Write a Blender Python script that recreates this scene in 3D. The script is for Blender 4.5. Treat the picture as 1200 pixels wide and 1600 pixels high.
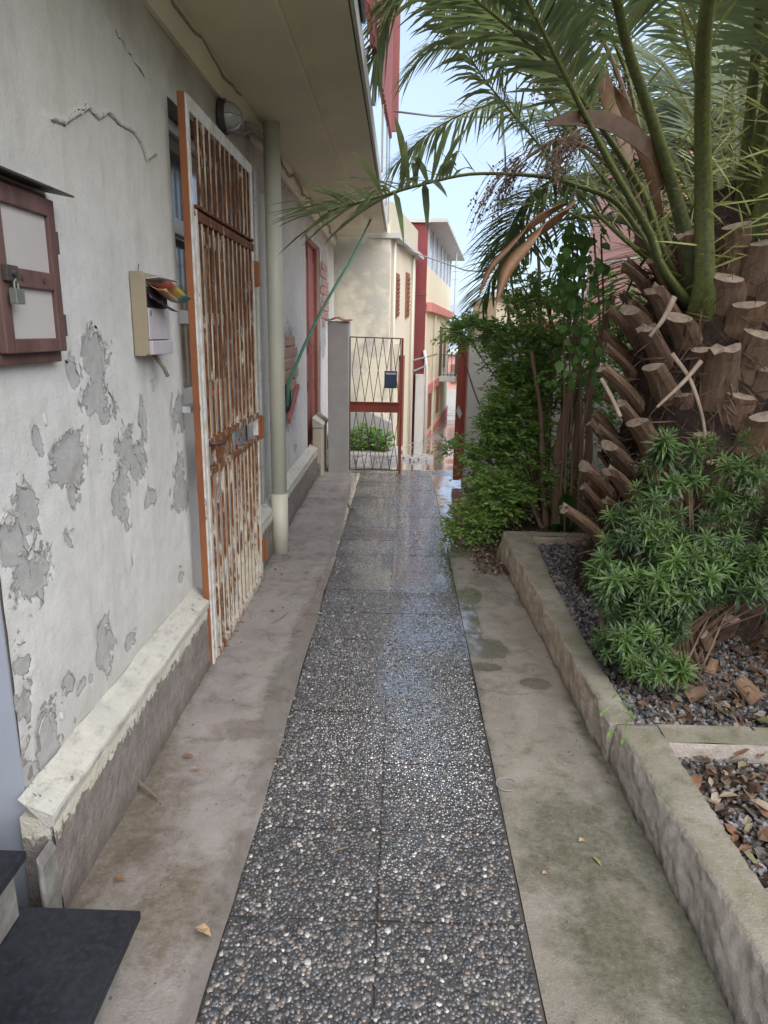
import bpy, math, random
import numpy as np
from mathutils import Vector, Matrix

for o in list(bpy.data.objects):
    bpy.data.objects.remove(o)
S = bpy.context.scene
COL = S.collection
R = math.radians

# ------------------------------------------------------------------ camera
cd = bpy.data.cameras.new('camera')
cam = bpy.data.objects.new('camera', cd)
COL.objects.link(cam)
c0 = Vector((0.99955251, 0.02508832, 0.01628955))
c1 = Vector((0.02206859, -0.25088317, -0.96776579))
c2 = Vector((-0.02019284, 0.96769221, -0.25132456))
m = Matrix((( c0.x, -c1.x, -c2.x), (c0.y, -c1.y, -c2.y), (c0.z, -c1.z, -c2.z)))
cam.matrix_world = Matrix.Translation((0, 0, 1.62)) @ m.to_4x4()
cd.sensor_fit = 'VERTICAL'
cd.sensor_height = 36.0
cd.sensor_width = 27.0
cd.lens = 24.3
cd.clip_start = 0.05
cd.clip_end = 3000
S.camera = cam

# ------------------------------------------------------------------ light
SUN_EL, SUN_AZ = 50.0, 152.0       # azimuth clockwise from +Y: behind the camera
w = bpy.data.worlds.new('World')
S.world = w
w.use_nodes = True
nt = w.node_tree
nt.nodes.clear()
sky = nt.nodes.new('ShaderNodeTexSky')
sky.sky_type = 'NISHITA'
sky.sun_disc = False
sky.sun_elevation = R(SUN_EL)
sky.sun_rotation = R(SUN_AZ)
sky.air_density = 1.0
sky.dust_density = 1.6
sky.ozone_density = 1.2
# thin veil of cloud over the whole sky, uneven by a soft noise
tc = nt.nodes.new('ShaderNodeTexCoord')
mp = nt.nodes.new('ShaderNodeMapping'); mp.inputs['Scale'].default_value = (1, 1, 2.5)
nz = nt.nodes.new('ShaderNodeTexNoise'); nz.inputs['Scale'].default_value = 2.2; nz.inputs['Detail'].default_value = 6
rp = nt.nodes.new('ShaderNodeMapRange'); rp.inputs[1].default_value = 0.3; rp.inputs[2].default_value = 0.7
rp.inputs[3].default_value = 0.50; rp.inputs[4].default_value = 0.80
mx = nt.nodes.new('ShaderNodeMix'); mx.data_type = 'RGBA'
mx.inputs[7].default_value = (3.9, 4.85, 6.5, 1)
bg = nt.nodes.new('ShaderNodeBackground'); bg.inputs[1].default_value = 0.088
wo = nt.nodes.new('ShaderNodeOutputWorld')
L = nt.links.new
L(tc.outputs['Generated'], mp.inputs[0]); L(mp.outputs[0], nz.inputs['Vector']); L(nz.outputs[0], rp.inputs[0])
L(rp.outputs[0], mx.inputs[0]); L(sky.outputs[0], mx.inputs[6]); L(mx.outputs[2], bg.inputs[0]); L(bg.outputs[0], wo.inputs[0])

sd = bpy.data.lights.new('sun', 'SUN')
sd.energy = 2.8
sd.angle = R(80)
sd.color = (1.0, 0.965, 0.92)
sun = bpy.data.objects.new('sun', sd)
COL.objects.link(sun)
sv = Vector((math.sin(R(SUN_AZ)) * math.cos(R(SUN_EL)), math.cos(R(SUN_AZ)) * math.cos(R(SUN_EL)), math.sin(R(SUN_EL))))
sun.rotation_euler = (-sv).to_track_quat('-Z', 'Y').to_euler()
S.view_settings.view_transform = 'Standard'
S.view_settings.look = 'None'
S.view_settings.exposure = 1.3
S.view_settings.gamma = 1
S.view_settings.use_curve_mapping = False
S.render.engine = 'CYCLES'
S.cycles.max_bounces = 8
S.cycles.transparent_max_bounces = 6

rng = np.random.default_rng(7)
random.seed(7)

# ------------------------------------------------------------------ helpers
def hashn(ix, iy, iz, seed=0):
    h = (ix * 374761393 + iy * 668265263 + iz * 2147483647 + seed * 974634777) & 0xFFFFFFFF
    h = ((h ^ (h >> 13)) * 1274126177) & 0xFFFFFFFF
    h = ((h ^ (h >> 16)) * 2246822519) & 0xFFFFFFFF
    return ((h ^ (h >> 15)) & 0xFFFFFF) / float(0xFFFFFF)

def vnoise(p, seed=0):
    p = np.asarray(p, float)
    i = np.floor(p).astype(np.int64)
    f = p - i
    f = f * f * (3 - 2 * f)
    r = 0
    for dx in (0, 1):
        for dy in (0, 1):
            for dz in (0, 1):
                ww = (f[:, 0] if dx else 1 - f[:, 0]) * (f[:, 1] if dy else 1 - f[:, 1]) * (f[:, 2] if dz else 1 - f[:, 2])
                r = r + ww * hashn(i[:, 0] + dx, i[:, 1] + dy, i[:, 2] + dz, seed)
    return r

def fbm(p, scale, octv=4, seed=0):
    p = np.asarray(p, float) * scale
    a, s, t = 0.5, 0, 0
    for k in range(octv):
        s = s + a * vnoise(p, seed + k); t += a
        p = p * 2.03 + 11.7; a *= 0.5
    return s / t

class MB:
    """collects geometry; build() links it as one mesh object"""
    def __init__(s):
        s.V, s.F, s.MI, s.A, s.n = [], [], [], [], 0
    def add(s, V, F, mi=0, a=0.5):
        V = np.asarray(V, float).reshape(-1, 3)
        s.V.append(V)
        s.A.append(np.broadcast_to(np.asarray(a, float), (len(V),)))
        if isinstance(F, np.ndarray):
            s.F.append(F + s.n); s.MI.append(np.full(len(F), mi))
        else:
            g = {}
            for f in F: g.setdefault(len(f), []).append(f)
            for k, fs in g.items():
                s.F.append(np.array(fs, dtype=np.int64) + s.n); s.MI.append(np.full(len(fs), mi))
        s.n += len(V)
        return s
    def box(s, x0, x1, y0, y1, z0, z1, mi=0, a=0.5):
        V = [(x, y, z) for z in (z0, z1) for y in (y0, y1) for x in (x0, x1)]
        return s.add(V, [(0, 2, 3, 1), (4, 5, 7, 6), (0, 1, 5, 4), (2, 6, 7, 3), (0, 4, 6, 2), (1, 3, 7, 5)], mi, a)
    def obox(s, c, ax, ay, az, mi=0, a=0.5):
        c = np.array(c, float); ax, ay, az = map(lambda q: np.array(q, float), (ax, ay, az))
        V = [c + i * ax + j * ay + k * az for k in (-1, 1) for j in (-1, 1) for i in (-1, 1)]
        return s.add(V, [(0, 2, 3, 1), (4, 5, 7, 6), (0, 1, 5, 4), (2, 6, 7, 3), (0, 4, 6, 2), (1, 3, 7, 5)], mi, a)
    def tube(s, P, r, n=8, mi=0, a=0.5, cap=True, flat=1.0):
        P = np.array(P, float); m_ = len(P)
        r = np.broadcast_to(np.asarray(r, float), (m_,))
        T = np.gradient(P, axis=0); T /= np.linalg.norm(T, axis=1)[:, None] + 1e-9
        up = np.array([0, 0, 1.0]) if abs(T[0][2]) < 0.9 else np.array([0, 1.0, 0])
        V = []
        u = np.cross(T[0], up); u /= np.linalg.norm(u)
        for k in range(m_):
            u = u - T[k] * np.dot(u, T[k]); u /= np.linalg.norm(u)
            v = np.cross(T[k], u)
            for j in range(n):
                th = 2 * math.pi * j / n
                V.append(P[k] + r[k] * (math.cos(th) * u + flat * math.sin(th) * v))
        F = []
        for k in range(m_ - 1):
            for j in range(n):
                F.append((k * n + j, k * n + (j + 1) % n, (k + 1) * n + (j + 1) % n, (k + 1) * n + j))
        s.add(V, F, mi, a)
        if cap:
            s.add(V[:n], [tuple(range(n - 1, -1, -1))], mi, a)
            s.add(V[-n:], [tuple(range(n))], mi, a)
        return s
    def prism(s, poly, axis, t0, t1, mi=0, a=0.5):
        """polygon in the two other axes (cyclic order), extruded along axis"""
        n = len(poly); V = []
        for t in (t0, t1):
            for (p, q) in poly:
                V.append({'x': (t, p, q), 'y': (p, t, q), 'z': (p, q, t)}[axis])
        F = [tuple(range(n)), tuple(range(2 * n - 1, n - 1, -1))]
        F += [(i, i + n, (i + 1) % n + n, (i + 1) % n) for i in range(n)]
        return s.add(V, F, mi, a)
    def mesh(s, name, mats, off=(0, 0, 0), smooth=False, attr='tint'):
        V = np.concatenate(s.V) - np.array(off, float)
        me = bpy.data.meshes.new(name)
        me.vertices.add(len(V)); me.vertices.foreach_set('co', V.astype(np.float32).ravel())
        ls = np.concatenate([f.ravel() for f in s.F]).astype(np.int32)
        cnt = np.concatenate([np.full(len(f), f.shape[1]) for f in s.F]).astype(np.int32)
        st = np.concatenate([[0], np.cumsum(cnt)[:-1]]).astype(np.int32)
        me.loops.add(len(ls)); me.loops.foreach_set('vertex_index', ls)
        me.polygons.add(len(cnt)); me.polygons.foreach_set('loop_start', st)
        me.polygons.foreach_set('loop_total', cnt)
        me.polygons.foreach_set('material_index', np.concatenate(s.MI).astype(np.int32))
        me.polygons.foreach_set('use_smooth', np.full(len(cnt), bool(smooth)))
        at = me.attributes.new(attr, 'FLOAT', 'POINT')
        at.data.foreach_set('value', np.concatenate(s.A).astype(np.float32))
        me.update(calc_edges=True); me.validate()
        for mm in (mats if isinstance(mats, (list, tuple)) else [mats]): me.materials.append(mm)
        return me
    def build(s, name, mats, parent=None, smooth=False, bevel=0, kind=None, fix=True):
        off = (0, 0, 0)
        q = parent
        while q is not None:
            off = tuple(np.array(off) + np.array(q.location)); q = q.parent
        me = s.mesh(name, mats, off, smooth)
        o = bpy.data.objects.new(name, me); COL.objects.link(o)
        if fix:
            import bmesh
            bm = bmesh.new(); bm.from_mesh(me)
            if len(bm.verts) < 60000:
                bmesh.ops.remove_doubles(bm, verts=bm.verts, dist=1e-5) if smooth else None
                bmesh.ops.recalc_face_normals(bm, faces=bm.faces)
                bm.to_mesh(me)
            bm.free()
        if parent: o.parent = parent
        if bevel:
            b = o.modifiers.new('bevel', 'BEVEL'); b.width = bevel; b.segments = 2; b.limit_method = 'ANGLE'; b.angle_limit = R(40)
        if kind: o['kind'] = kind
        return o

def thing(name, label, cat, loc=(0, 0, 0), group=None):
    o = bpy.data.objects.new(name, None); COL.objects.link(o); o.empty_display_size = 0.1
    o.location = loc; o['label'] = label; o['category'] = cat
    if group: o['group'] = group
    return o
def tag(o, label, cat, group=None):
    o['label'] = label; o['category'] = cat
    if group: o['group'] = group
    return o
def struct(o):
    o['kind'] = 'structure'; return o

# ------------------------------------------------------------------ materials
class N:
    def __init__(s, name):
        s.m = bpy.data.materials.new(name); s.m.use_nodes = True
        s.t = s.m.node_tree; s.t.nodes.clear()
        s.out = s.t.nodes.new('ShaderNodeOutputMaterial')
        s.pos = s.node('ShaderNodeNewGeometry').outputs['Position']
    def node(s, ty, **kw):
        n = s.t.nodes.new(ty)
        for k, v in kw.items(): setattr(n, k, v)
        return n
    def put(s, sock, v):
        if isinstance(v, bpy.types.NodeSocket): s.t.links.new(v, sock)
        elif v is not None:
            if isinstance(v, tuple) and len(v) == 3 and sock.type == 'RGBA': v = (*v, 1)
            sock.default_value = v
    def math(s, op, a, b=None, c=None, clamp=False):
        n = s.node('ShaderNodeMath', operation=op, use_clamp=clamp)
        s.put(n.inputs[0], a)
        if b is not None: s.put(n.inputs[1], b)
        if c is not None: s.put(n.inputs[2], c)
        return n.outputs[0]
    def noise(s, scale, detail=4, rough=0.55, vec=None, dist=0.0, stretch=None):
        v = vec or s.pos
        if stretch:
            mpn = s.node('ShaderNodeMapping'); mpn.inputs['Scale'].default_value = stretch
            s.put(mpn.inputs[0], v); v = mpn.outputs[0]
        n = s.node('ShaderNodeTexNoise')
        n.inputs['Scale'].default_value = scale; n.inputs['Detail'].default_value = detail
        n.inputs['Roughness'].default_value = rough; n.inputs['Distortion'].default_value = dist
        s.put(n.inputs['Vector'], v)
        return n.outputs[0]
    def voro(s, scale, feature='F1', out='Distance', rnd=1.0, vec=None):
        n = s.node('ShaderNodeTexVoronoi', feature=feature)
        n.inputs['Scale'].default_value = scale; n.inputs['Randomness'].default_value = rnd
        s.put(n.inputs['Vector'], vec or s.pos)
        return n.outputs[out]
    def rng(s, v, a, b, c=0.0, d=1.0, smooth=False):
        n = s.node('ShaderNodeMapRange'); n.clamp = True
        if smooth: n.interpolation_type = 'SMOOTHSTEP'
        s.put(n.inputs[0], v)
        for i, q in enumerate((a, b, c, d)): s.put(n.inputs[i + 1], q)
        return n.outputs[0]
    def ramp(s, v, stops):
        n = s.node('ShaderNodeValToRGB'); e = n.color_ramp.elements
        while len(e) < len(stops): e.new(0.5)
        for i, (p, c) in enumerate(stops):
            e[i].position = p; e[i].color = (*c, 1) if len(c) == 3 else c
        s.put(n.inputs[0], v)
        return n.outputs[0]
    def mix(s, f, a, b, mode='MIX'):
        n = s.node('ShaderNodeMix', data_type='RGBA', blend_type=mode)
        s.put(n.inputs[0], f); s.put(n.inputs[6], a); s.put(n.inputs[7], b)
        return n.outputs[2]
    def attr(s, name='tint'):
        n = s.node('ShaderNodeAttribute', attribute_name=name); return n.outputs['Fac']
    def sep(s, v=None):
        n = s.node('ShaderNodeSeparateXYZ'); s.put(n.inputs[0], v or s.pos); return n.outputs
    def bump(s, h, strength=0.5, dist=0.01, nrm=None):
        n = s.node('ShaderNodeBump'); s.put(n.inputs['Height'], h)
        s.put(n.inputs['Strength'], strength); n.inputs['Distance'].default_value = dist
        if nrm: s.put(n.inputs['Normal'], nrm)
        return n.outputs[0]
    def bsdf(s, col, rough=0.7, nrm=None, metal=0.0, spec=0.5, coat=0.0, trans=0.0, ior=None):
        n = s.node('ShaderNodeBsdfPrincipled')
        s.put(n.inputs['Base Color'], col); s.put(n.inputs['Roughness'], rough)
        s.put(n.inputs['Metallic'], metal); s.put(n.inputs['Specular IOR Level'], spec)
        if coat is not None: s.put(n.inputs['Coat Weight'], coat); n.inputs['Coat Roughness'].default_value = 0.08
        s.put(n.inputs['Transmission Weight'], trans)
        if nrm: s.put(n.inputs['Normal'], nrm)
        return n
    def wetior(s, b, base=2.0, coat=2.0):
        b.inputs['IOR'].default_value = base; b.inputs['Coat IOR'].default_value = coat; return b
    def done(s, n):
        s.t.links.new(n.outputs[0], s.out.inputs[0]); return s.m

def simple(name, c1_, c2_, scale=8, rough=0.75, bumps=0.3, bscale=60, dist=0.004, spec=0.4, metal=0, stretch=None):
    n = N(name)
    f = n.rng(n.noise(scale, 5, 0.6, stretch=stretch), 0.3, 0.7)
    col = n.mix(f, c1_, c2_)
    h = n.noise(bscale, 5, 0.6, stretch=stretch)
    return n.done(n.bsdf(col, n.rng(n.noise(scale * 2.3), 0.3, 0.7, rough - 0.1, rough + 0.1), n.bump(h, bumps, dist), metal, spec, coat=None))

def leafmat(name, dark, light, under=None, rough=0.45, transl=0.25, tcol=None, spec=0.5):
    n = N(name)
    t = n.attr()
    v = n.rng(n.noise(30, 2), 0.35, 0.65, -0.12, 0.12)
    col = n.mix(n.math('ADD', t, v, clamp=True), dark, light)
    if under:
        g = n.node('ShaderNodeNewGeometry')
        col = n.mix(n.math('MULTIPLY', g.outputs['Backfacing'], 0.6), col, under)
    b = n.bsdf(col, rough, None, 0, spec, coat=None)
    tr = n.node('ShaderNodeBsdfTranslucent')
    n.put(tr.inputs[0], n.mix(0.6, col, tcol or light))
    ms = n.node('ShaderNodeMixShader'); ms.inputs[0].default_value = transl
    n.t.links.new(b.outputs[0], ms.inputs[1]); n.t.links.new(tr.outputs[0], ms.inputs[2])
    return n.done(ms)

def m_wall():
    n = N('peeling_whitewash')
    peel = n.attr('tint')
    x, y, z = n.sep()
    fine = n.noise(38, 6, 0.65)
    fine2 = n.noise(9, 4, 0.6)
    edge = n.math('ADD', peel, n.math('MULTIPLY', n.math('SUBTRACT', fine, 0.5), 0.85))
    edge = n.math('ADD', edge, n.math('MULTIPLY', n.math('SUBTRACT', fine2, 0.5), 0.75))
    mask = n.rng(edge, 0.49, 0.515)
    rim = n.math('MULTIPLY', n.rng(edge, 0.43, 0.49), n.math('SUBTRACT', 1.0, mask))
    big = n.noise(1.3, 5, 0.6)
    white = n.mix(n.rng(big, 0.35, 0.65), (0.68, 0.67, 0.65), (0.56, 0.555, 0.54))
    white = n.mix(n.math('MULTIPLY', n.rng(n.noise(11, 6, 0.7), 0.45, 0.72), 0.35), white, (0.40, 0.39, 0.37))
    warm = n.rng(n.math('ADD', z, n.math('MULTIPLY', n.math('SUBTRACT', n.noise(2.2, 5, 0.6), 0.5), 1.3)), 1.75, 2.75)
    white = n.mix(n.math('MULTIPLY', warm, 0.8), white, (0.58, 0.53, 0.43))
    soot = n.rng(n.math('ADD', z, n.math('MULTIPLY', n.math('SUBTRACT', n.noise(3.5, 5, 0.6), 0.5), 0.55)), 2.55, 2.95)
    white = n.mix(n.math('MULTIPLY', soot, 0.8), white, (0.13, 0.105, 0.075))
    streak = n.rng(n.noise(6, 6, 0.7, stretch=(1, 1, 0.14)), 0.52, 0.72)
    white = n.mix(n.math('MULTIPLY', streak, 0.42), white, (0.36, 0.33, 0.28))
    low = n.rng(n.math('ADD', z, n.math('MULTIPLY', n.math('SUBTRACT', n.noise(5, 5, 0.6), 0.5), 0.35)), 0.36, 0.56, 1.0, 0.0)
    white = n.mix(n.math('MULTIPLY', low, 0.45), white, (0.44, 0.40, 0.35))
    speck = n.rng(n.noise(110, 3, 0.7), 0.66, 0.72)
    white = n.mix(n.math('MULTIPLY', speck, 0.45), white, (0.30, 0.29, 0.27))
    grey = n.mix(n.rng(n.noise(22, 5, 0.6), 0.3, 0.7), (0.36, 0.355, 0.35), (0.46, 0.455, 0.44))
    grey = n.mix(n.rng(n.noise(4, 3), 0.6, 0.75), grey, (0.27, 0.22, 0.17))
    col = n.mix(mask, white, grey)
    col = n.mix(n.math('MULTIPLY', n.math('MULTIPLY', rim, n.rng(n.noise(12, 3), .45, .6)), 0.6), col, (0.10, 0.09, 0.08))  # dark rim paints in the shade along lifted paint edges
    h = n.math('ADD', n.math('MULTIPLY', mask, -1.0), n.math('MULTIPLY', n.noise(14, 6, 0.6), 0.9))
    h = n.math('ADD', h, n.math('MULTIPLY', n.noise(130, 5, 0.75), 0.55))
    h = n.math('ADD', h, n.math('MULTIPLY', rim, 0.45))
    return n.done(n.bsdf(col, 0.85, n.bump(h, 1.0, 0.006), 0, 0.25, coat=None))

def m_plinth():
    n = N('rough_plinth_render')
    x, y, z = n.sep()
    pm = n.rng(n.math('ADD', z, n.math('MULTIPLY', n.math('SUBTRACT', n.noise(28, 6, 0.75), 0.5), 0.16)), 0.262, 0.272)
    base = n.mix(n.rng(n.noise(16, 6, 0.7), 0.3, 0.7), (0.17, 0.145, 0.13), (0.29, 0.26, 0.24))
    base = n.mix(n.rng(n.noise(150, 3, 0.7), 0.62, 0.7), base, (0.42, 0.39, 0.36))
    damp = n.rng(n.math('ADD', z, n.math('MULTIPLY', n.noise(4, 4), 0.12)), 0.04, 0.16, 0.6, 0.0)
    base = n.mix(damp, base, (0.09, 0.07, 0.06))
    paint = n.mix(n.rng(n.noise(12, 5, 0.6), 0.3, 0.7), (0.60, 0.56, 0.43), (0.62, 0.61, 0.56))
    col = n.mix(pm, base, paint)
    h = n.math('ADD', n.math('MULTIPLY', n.noise(120, 5, 0.75), 1.0), n.math('MULTIPLY', pm, 0.5))
    h = n.math('ADD', h, n.noise(30, 4, 0.6))
    return n.done(n.bsdf(col, 0.9, n.bump(h, 0.9, 0.006), 0, 0.2, coat=None))

def m_rust(name, paint=(0.60, 0.58, 0.53), lo=0.45, hi=0.55, ytop=True, sx=(1, 1, 0.35)):
    n = N(name)
    x, y, z = n.sep()
    f = n.math('ADD', n.noise(26, 6, 0.7, stretch=sx), n.math('MULTIPLY', n.math('SUBTRACT', n.noise(4, 3), 0.5), 0.5))
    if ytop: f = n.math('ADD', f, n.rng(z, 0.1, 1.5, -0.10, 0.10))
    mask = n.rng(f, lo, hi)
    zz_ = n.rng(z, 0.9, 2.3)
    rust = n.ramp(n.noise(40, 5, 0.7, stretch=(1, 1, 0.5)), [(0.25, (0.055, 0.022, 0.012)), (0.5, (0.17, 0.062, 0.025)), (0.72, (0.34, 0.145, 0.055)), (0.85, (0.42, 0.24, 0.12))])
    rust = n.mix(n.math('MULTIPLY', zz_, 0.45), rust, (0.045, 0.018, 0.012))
    dirty = n.mix(n.rng(n.noise(18, 5, 0.65), 0.4, 0.7), paint, (0.46, 0.38, 0.28))
    col = n.mix(mask, dirty, rust)
    h = n.math('ADD', n.math('MULTIPLY', n.noise(180, 4, 0.7), mask), n.math('MULTIPLY', mask, -0.6))
    return n.done(n.bsdf(col, n.rng(mask, 0, 1, 0.5, 0.9), n.bump(h, 0.6, 0.002), 0, 0.3, coat=None))

def m_concrete(name, a, b, stain, moss=None, wet=True, wetband=None):
    """tint attribute = wetness 0..1 ; second attribute 'moss'"""
    n = N(name)
    wt = n.attr('tint')
    col = n.mix(n.rng(n.noise(3.2, 6, 0.65), 0.32, 0.68), a, b)
    col = n.mix(n.math('MULTIPLY', n.rng(n.noise(7, 6, 0.7, dist=0.6), 0.50, 0.66), 0.65), col, stain)
    v_ = n.voro(1.1, 'DISTANCE_TO_EDGE', vec=n.node('ShaderNodeVectorMath', operation='ADD').outputs[0]) if False else None
    col = n.mix(n.math('MULTIPLY', n.rng(n.noise(1.6, 5, 0.6, dist=1.0), 0.50, 0.56), 0.30), col, (0.36, 0.34, 0.31))
    col = n.mix(n.math('MULTIPLY', n.rng(n.noise(110, 4, 0.75), 0.56, 0.68), 0.40), col, (0.45, 0.42, 0.38))
    col = n.mix(n.math('MULTIPLY', n.rng(n.noise(70, 4, 0.7), 0.60, 0.72), 0.45), col, (0.08, 0.07, 0.06))
    if moss:
        mm_ = n.attr('moss')
        f = n.rng(n.math('ADD', mm_, n.math('MULTIPLY', n.math('SUBTRACT', n.noise(14, 7, 0.75), 0.5), 1.3)), 0.42, 0.85)
        col = n.mix(n.math('MULTIPLY', f, n.rng(n.noise(45, 5, .7), .3, .7, .35, .85)), col, moss)
    ww = n.rng(n.math('ADD', wt, n.math('MULTIPLY', n.math('SUBTRACT', n.noise(24, 5, 0.6), 0.5), 0.35)), 0.42, 0.60)
    col = n.mix(n.math('MULTIPLY', ww, 0.40), col, (0.035, 0.032, 0.03))
    rough = n.rng(ww, 0, 1, 0.82, 0.07)
    h = n.math('ADD', n.noise(130, 5, 0.75), n.math('MULTIPLY', n.noise(18, 5, 0.6), 0.35))
    bs = n.rng(ww, 0, 1, 1.0, 0.10)
    return n.done(n.wetior(n.bsdf(col, rough, n.bump(h, bs, 0.006), 0, n.rng(ww, 0, 1, 0.35, 0.8), coat=ww), 1.5, 2.0))

MAT = {}
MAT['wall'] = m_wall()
MAT['plinth'] = m_plinth()
MAT['flake'] = simple('whitewash_flake', (0.50, 0.49, 0.46), (0.40, 0.38, 0.34), 20, 0.85, 0.3, 80, 0.002)
def m_ledge():
    n = N('worn_cream_ledge')
    c = n.mix(n.rng(n.noise(7, 6, .7), .35, .65), (0.57, 0.55, 0.485), (0.44, 0.43, 0.395))
    c = n.mix(n.math('MULTIPLY', n.rng(n.noise(22, 6, .75, stretch=(1, .5, 1)), .52, .66), .55), c, (0.26, 0.235, 0.20))
    chip = n.rng(n.noise(15, 7, .75), .63, .66)
    c = n.mix(chip, c, (0.30, 0.285, 0.265))
    h = n.math('ADD', n.noise(70, 5, .7), n.math('MULTIPLY', chip, -1.2))
    return n.done(n.bsdf(c, .88, n.bump(h, .9, .005), 0, .2, coat=None))
MAT['ledge'] = m_ledge()
MAT['ledge_old'] = simple('cream_ledge_paint', (0.60, 0.565, 0.455), (0.46, 0.445, 0.39), 9, 0.85, 0.8, 70, 0.006)
MAT['soffit'] = simple('stained_soffit_plaster', (0.66, 0.60, 0.44), (0.54, 0.49, 0.37), 1.8, 0.9, 0.4, 40, 0.003)
MAT['reveal'] = simple('bluish_reveal_paint', (0.33, 0.355, 0.41), (0.28, 0.30, 0.35), 2, 0.7, 0.2, 50, 0.002)
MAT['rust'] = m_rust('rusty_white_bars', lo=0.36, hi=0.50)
MAT['bar_edge'] = m_rust('painted_bar_edge', paint=(0.70, 0.60, 0.43), lo=0.42, hi=0.74, sx=(1, 1, 0.12))
MAT['rust_paint'] = m_rust('flaking_white_frame', paint=(0.60, 0.60, 0.59), lo=0.66, hi=0.71, ytop=False)
MAT['orange'] = simple('orange_primer_rust', (0.30, 0.105, 0.035), (0.16, 0.055, 0.025), 9, 0.7, 0.5, 90, 0.002, stretch=(1, 1, 0.3))
MAT['oxide'] = simple('red_oxide_paint', (0.30, 0.060, 0.035), (0.20, 0.045, 0.030), 10, 0.6, 0.3, 80, 0.002, stretch=(1, 1, 0.3))
MAT['darkiron'] = simple('dark_iron', (0.07, 0.035, 0.03), (0.12, 0.05, 0.04), 20, 0.6, 0.3, 120, 0.001)
MAT['reddoor'] = simple('faded_red_door_paint', (0.36, 0.13, 0.105), (0.28, 0.095, 0.08), 12, 0.65, 0.4, 60, 0.002, stretch=(1, 1, 0.2))
MAT['frame_brown'] = simple('brown_red_cabinet_wood', (0.085, 0.042, 0.038), (0.15, 0.085, 0.075), 14, 0.6, 0.4, 80, 0.002, stretch=(1, 1, 0.3))
MAT['panel_grey'] = simple('pale_grey_panel', (0.46, 0.43, 0.41), (0.42, 0.39, 0.37), 5, 0.6, 0.1, 60, 0.001)
MAT['tin'] = simple('dark_tin', (0.05, 0.04, 0.04), (0.09, 0.07, 0.06), 14, 0.55, 0.2, 60, 0.001)
MAT['mail_side'] = simple('tan_mailbox_enamel', (0.30, 0.25, 0.17), (0.26, 0.215, 0.15), 12, 0.5, 0.15, 60, 0.001)
MAT['mail_front'] = simple('silver_mailbox_door', (0.46, 0.42, 0.45), (0.40, 0.37, 0.40), 12, 0.4, 0.15, 60, 0.001)
MAT['black'] = simple('black_hollow_shade', (0.012, 0.01, 0.012), (0.02, 0.015, 0.02), 10, 0.8)  # flat black colour in place of the shade inside holes, slots and cracks
MAT['brass'] = simple('weathered_padlock', (0.28, 0.29, 0.25), (0.20, 0.21, 0.18), 30, 0.45, 0.2, 100, 0.001, metal=0.6)
MAT['pvc'] = simple('cream_downpipe', (0.56, 0.54, 0.44), (0.50, 0.48, 0.39), 2.5, 0.45, 0.08, 30, 0.001)
MAT['alu'] = simple('white_door_frame', (0.58, 0.59, 0.60), (0.52, 0.53, 0.54), 5, 0.45, 0.1)
MAT['green'] = simple('green_hose', (0.06, 0.20, 0.12), (0.04, 0.15, 0.09), 10, 0.45, 0.1)
MAT['pillar'] = simple('grey_cement_pillar', (0.33, 0.31, 0.30), (0.40, 0.38, 0.36), 3.5, 0.85, 0.4, 50, 0.004)
MAT['pillar_cream'] = simple('cream_pilaster_plaster', (0.52, 0.48, 0.36), (0.47, 0.43, 0.33), 6, 0.85, 0.4, 50, 0.004)
MAT['terracotta'] = simple('terracotta_tile', (0.32, 0.15, 0.12), (0.40, 0.22, 0.18), 10, 0.8, 0.4)
MAT['brick'] = simple('old_clay_brick', (0.44, 0.29, 0.24), (0.33, 0.20, 0.16), 16, 0.9, 0.6, 90, 0.004)
MAT['mortar'] = simple('dark_mortar', (0.19, 0.16, 0.15), (0.29, 0.26, 0.24), 22, 0.95, 0.6, 90, 0.004)
MAT['navy'] = simple('navy_box_enamel', (0.03, 0.045, 0.09), (0.045, 0.06, 0.12), 8, 0.4, 0.1)
MAT['cream'] = simple('cream_facade', (0.68, 0.61, 0.46), (0.60, 0.54, 0.42), 1.2, 0.9, 0.3, 30, 0.006)
MAT['yellow'] = simple('pale_yellow_facade', (0.78, 0.70, 0.50), (0.72, 0.65, 0.49), 1.0, 0.9, 0.2, 30, 0.005)
MAT['salmon'] = simple('salmon_band_paint', (0.62, 0.24, 0.20), (0.55, 0.22, 0.19), 2, 0.8, 0.2)
MAT['maroon'] = simple('maroon_facade', (0.20, 0.045, 0.045), (0.155, 0.035, 0.035), 2.2, 0.85, 0.3, 40, 0.004)
MAT['redsheet'] = simple('red_painted_sheet', (0.26, 0.085, 0.075), (0.19, 0.06, 0.055), 5, 0.6, 0.2, stretch=(1, 1, 0.3))
MAT['pale'] = simple('pale_concrete', (0.50, 0.49, 0.46), (0.42, 0.41, 0.39), 3, 0.85, 0.4, 40)
MAT['whitewall'] = simple('white_boundary_plaster', (0.58, 0.56, 0.53), (0.50, 0.48, 0.45), 2.5, 0.9, 0.4, 40)
MAT['beige'] = simple('beige_wall', (0.50, 0.41, 0.31), (0.42, 0.34, 0.26), 3, 0.9, 0.4)
MAT['pink'] = simple('pink_facade', (0.62, 0.34, 0.28), (0.58, 0.32, 0.27), 2, 0.9, 0.2)
MAT['shutter'] = simple('brown_shutter', (0.26, 0.11, 0.06), (0.18, 0.075, 0.045), 20, 0.7, 0.2)
MAT['peel_cream'] = None
MAT['bluegrey'] = simple('far_blue_grey_wall', (0.36, 0.43, 0.50), (0.32, 0.40, 0.47), 1, 0.9, 0.1)  # plain blue-grey wall colour
MAT['curb'] = None
MAT['soil'] = simple('dark_soil', (0.035, 0.024, 0.018), (0.07, 0.048, 0.035), 18, 0.95, 0.9, 90, 0.01)
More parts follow.
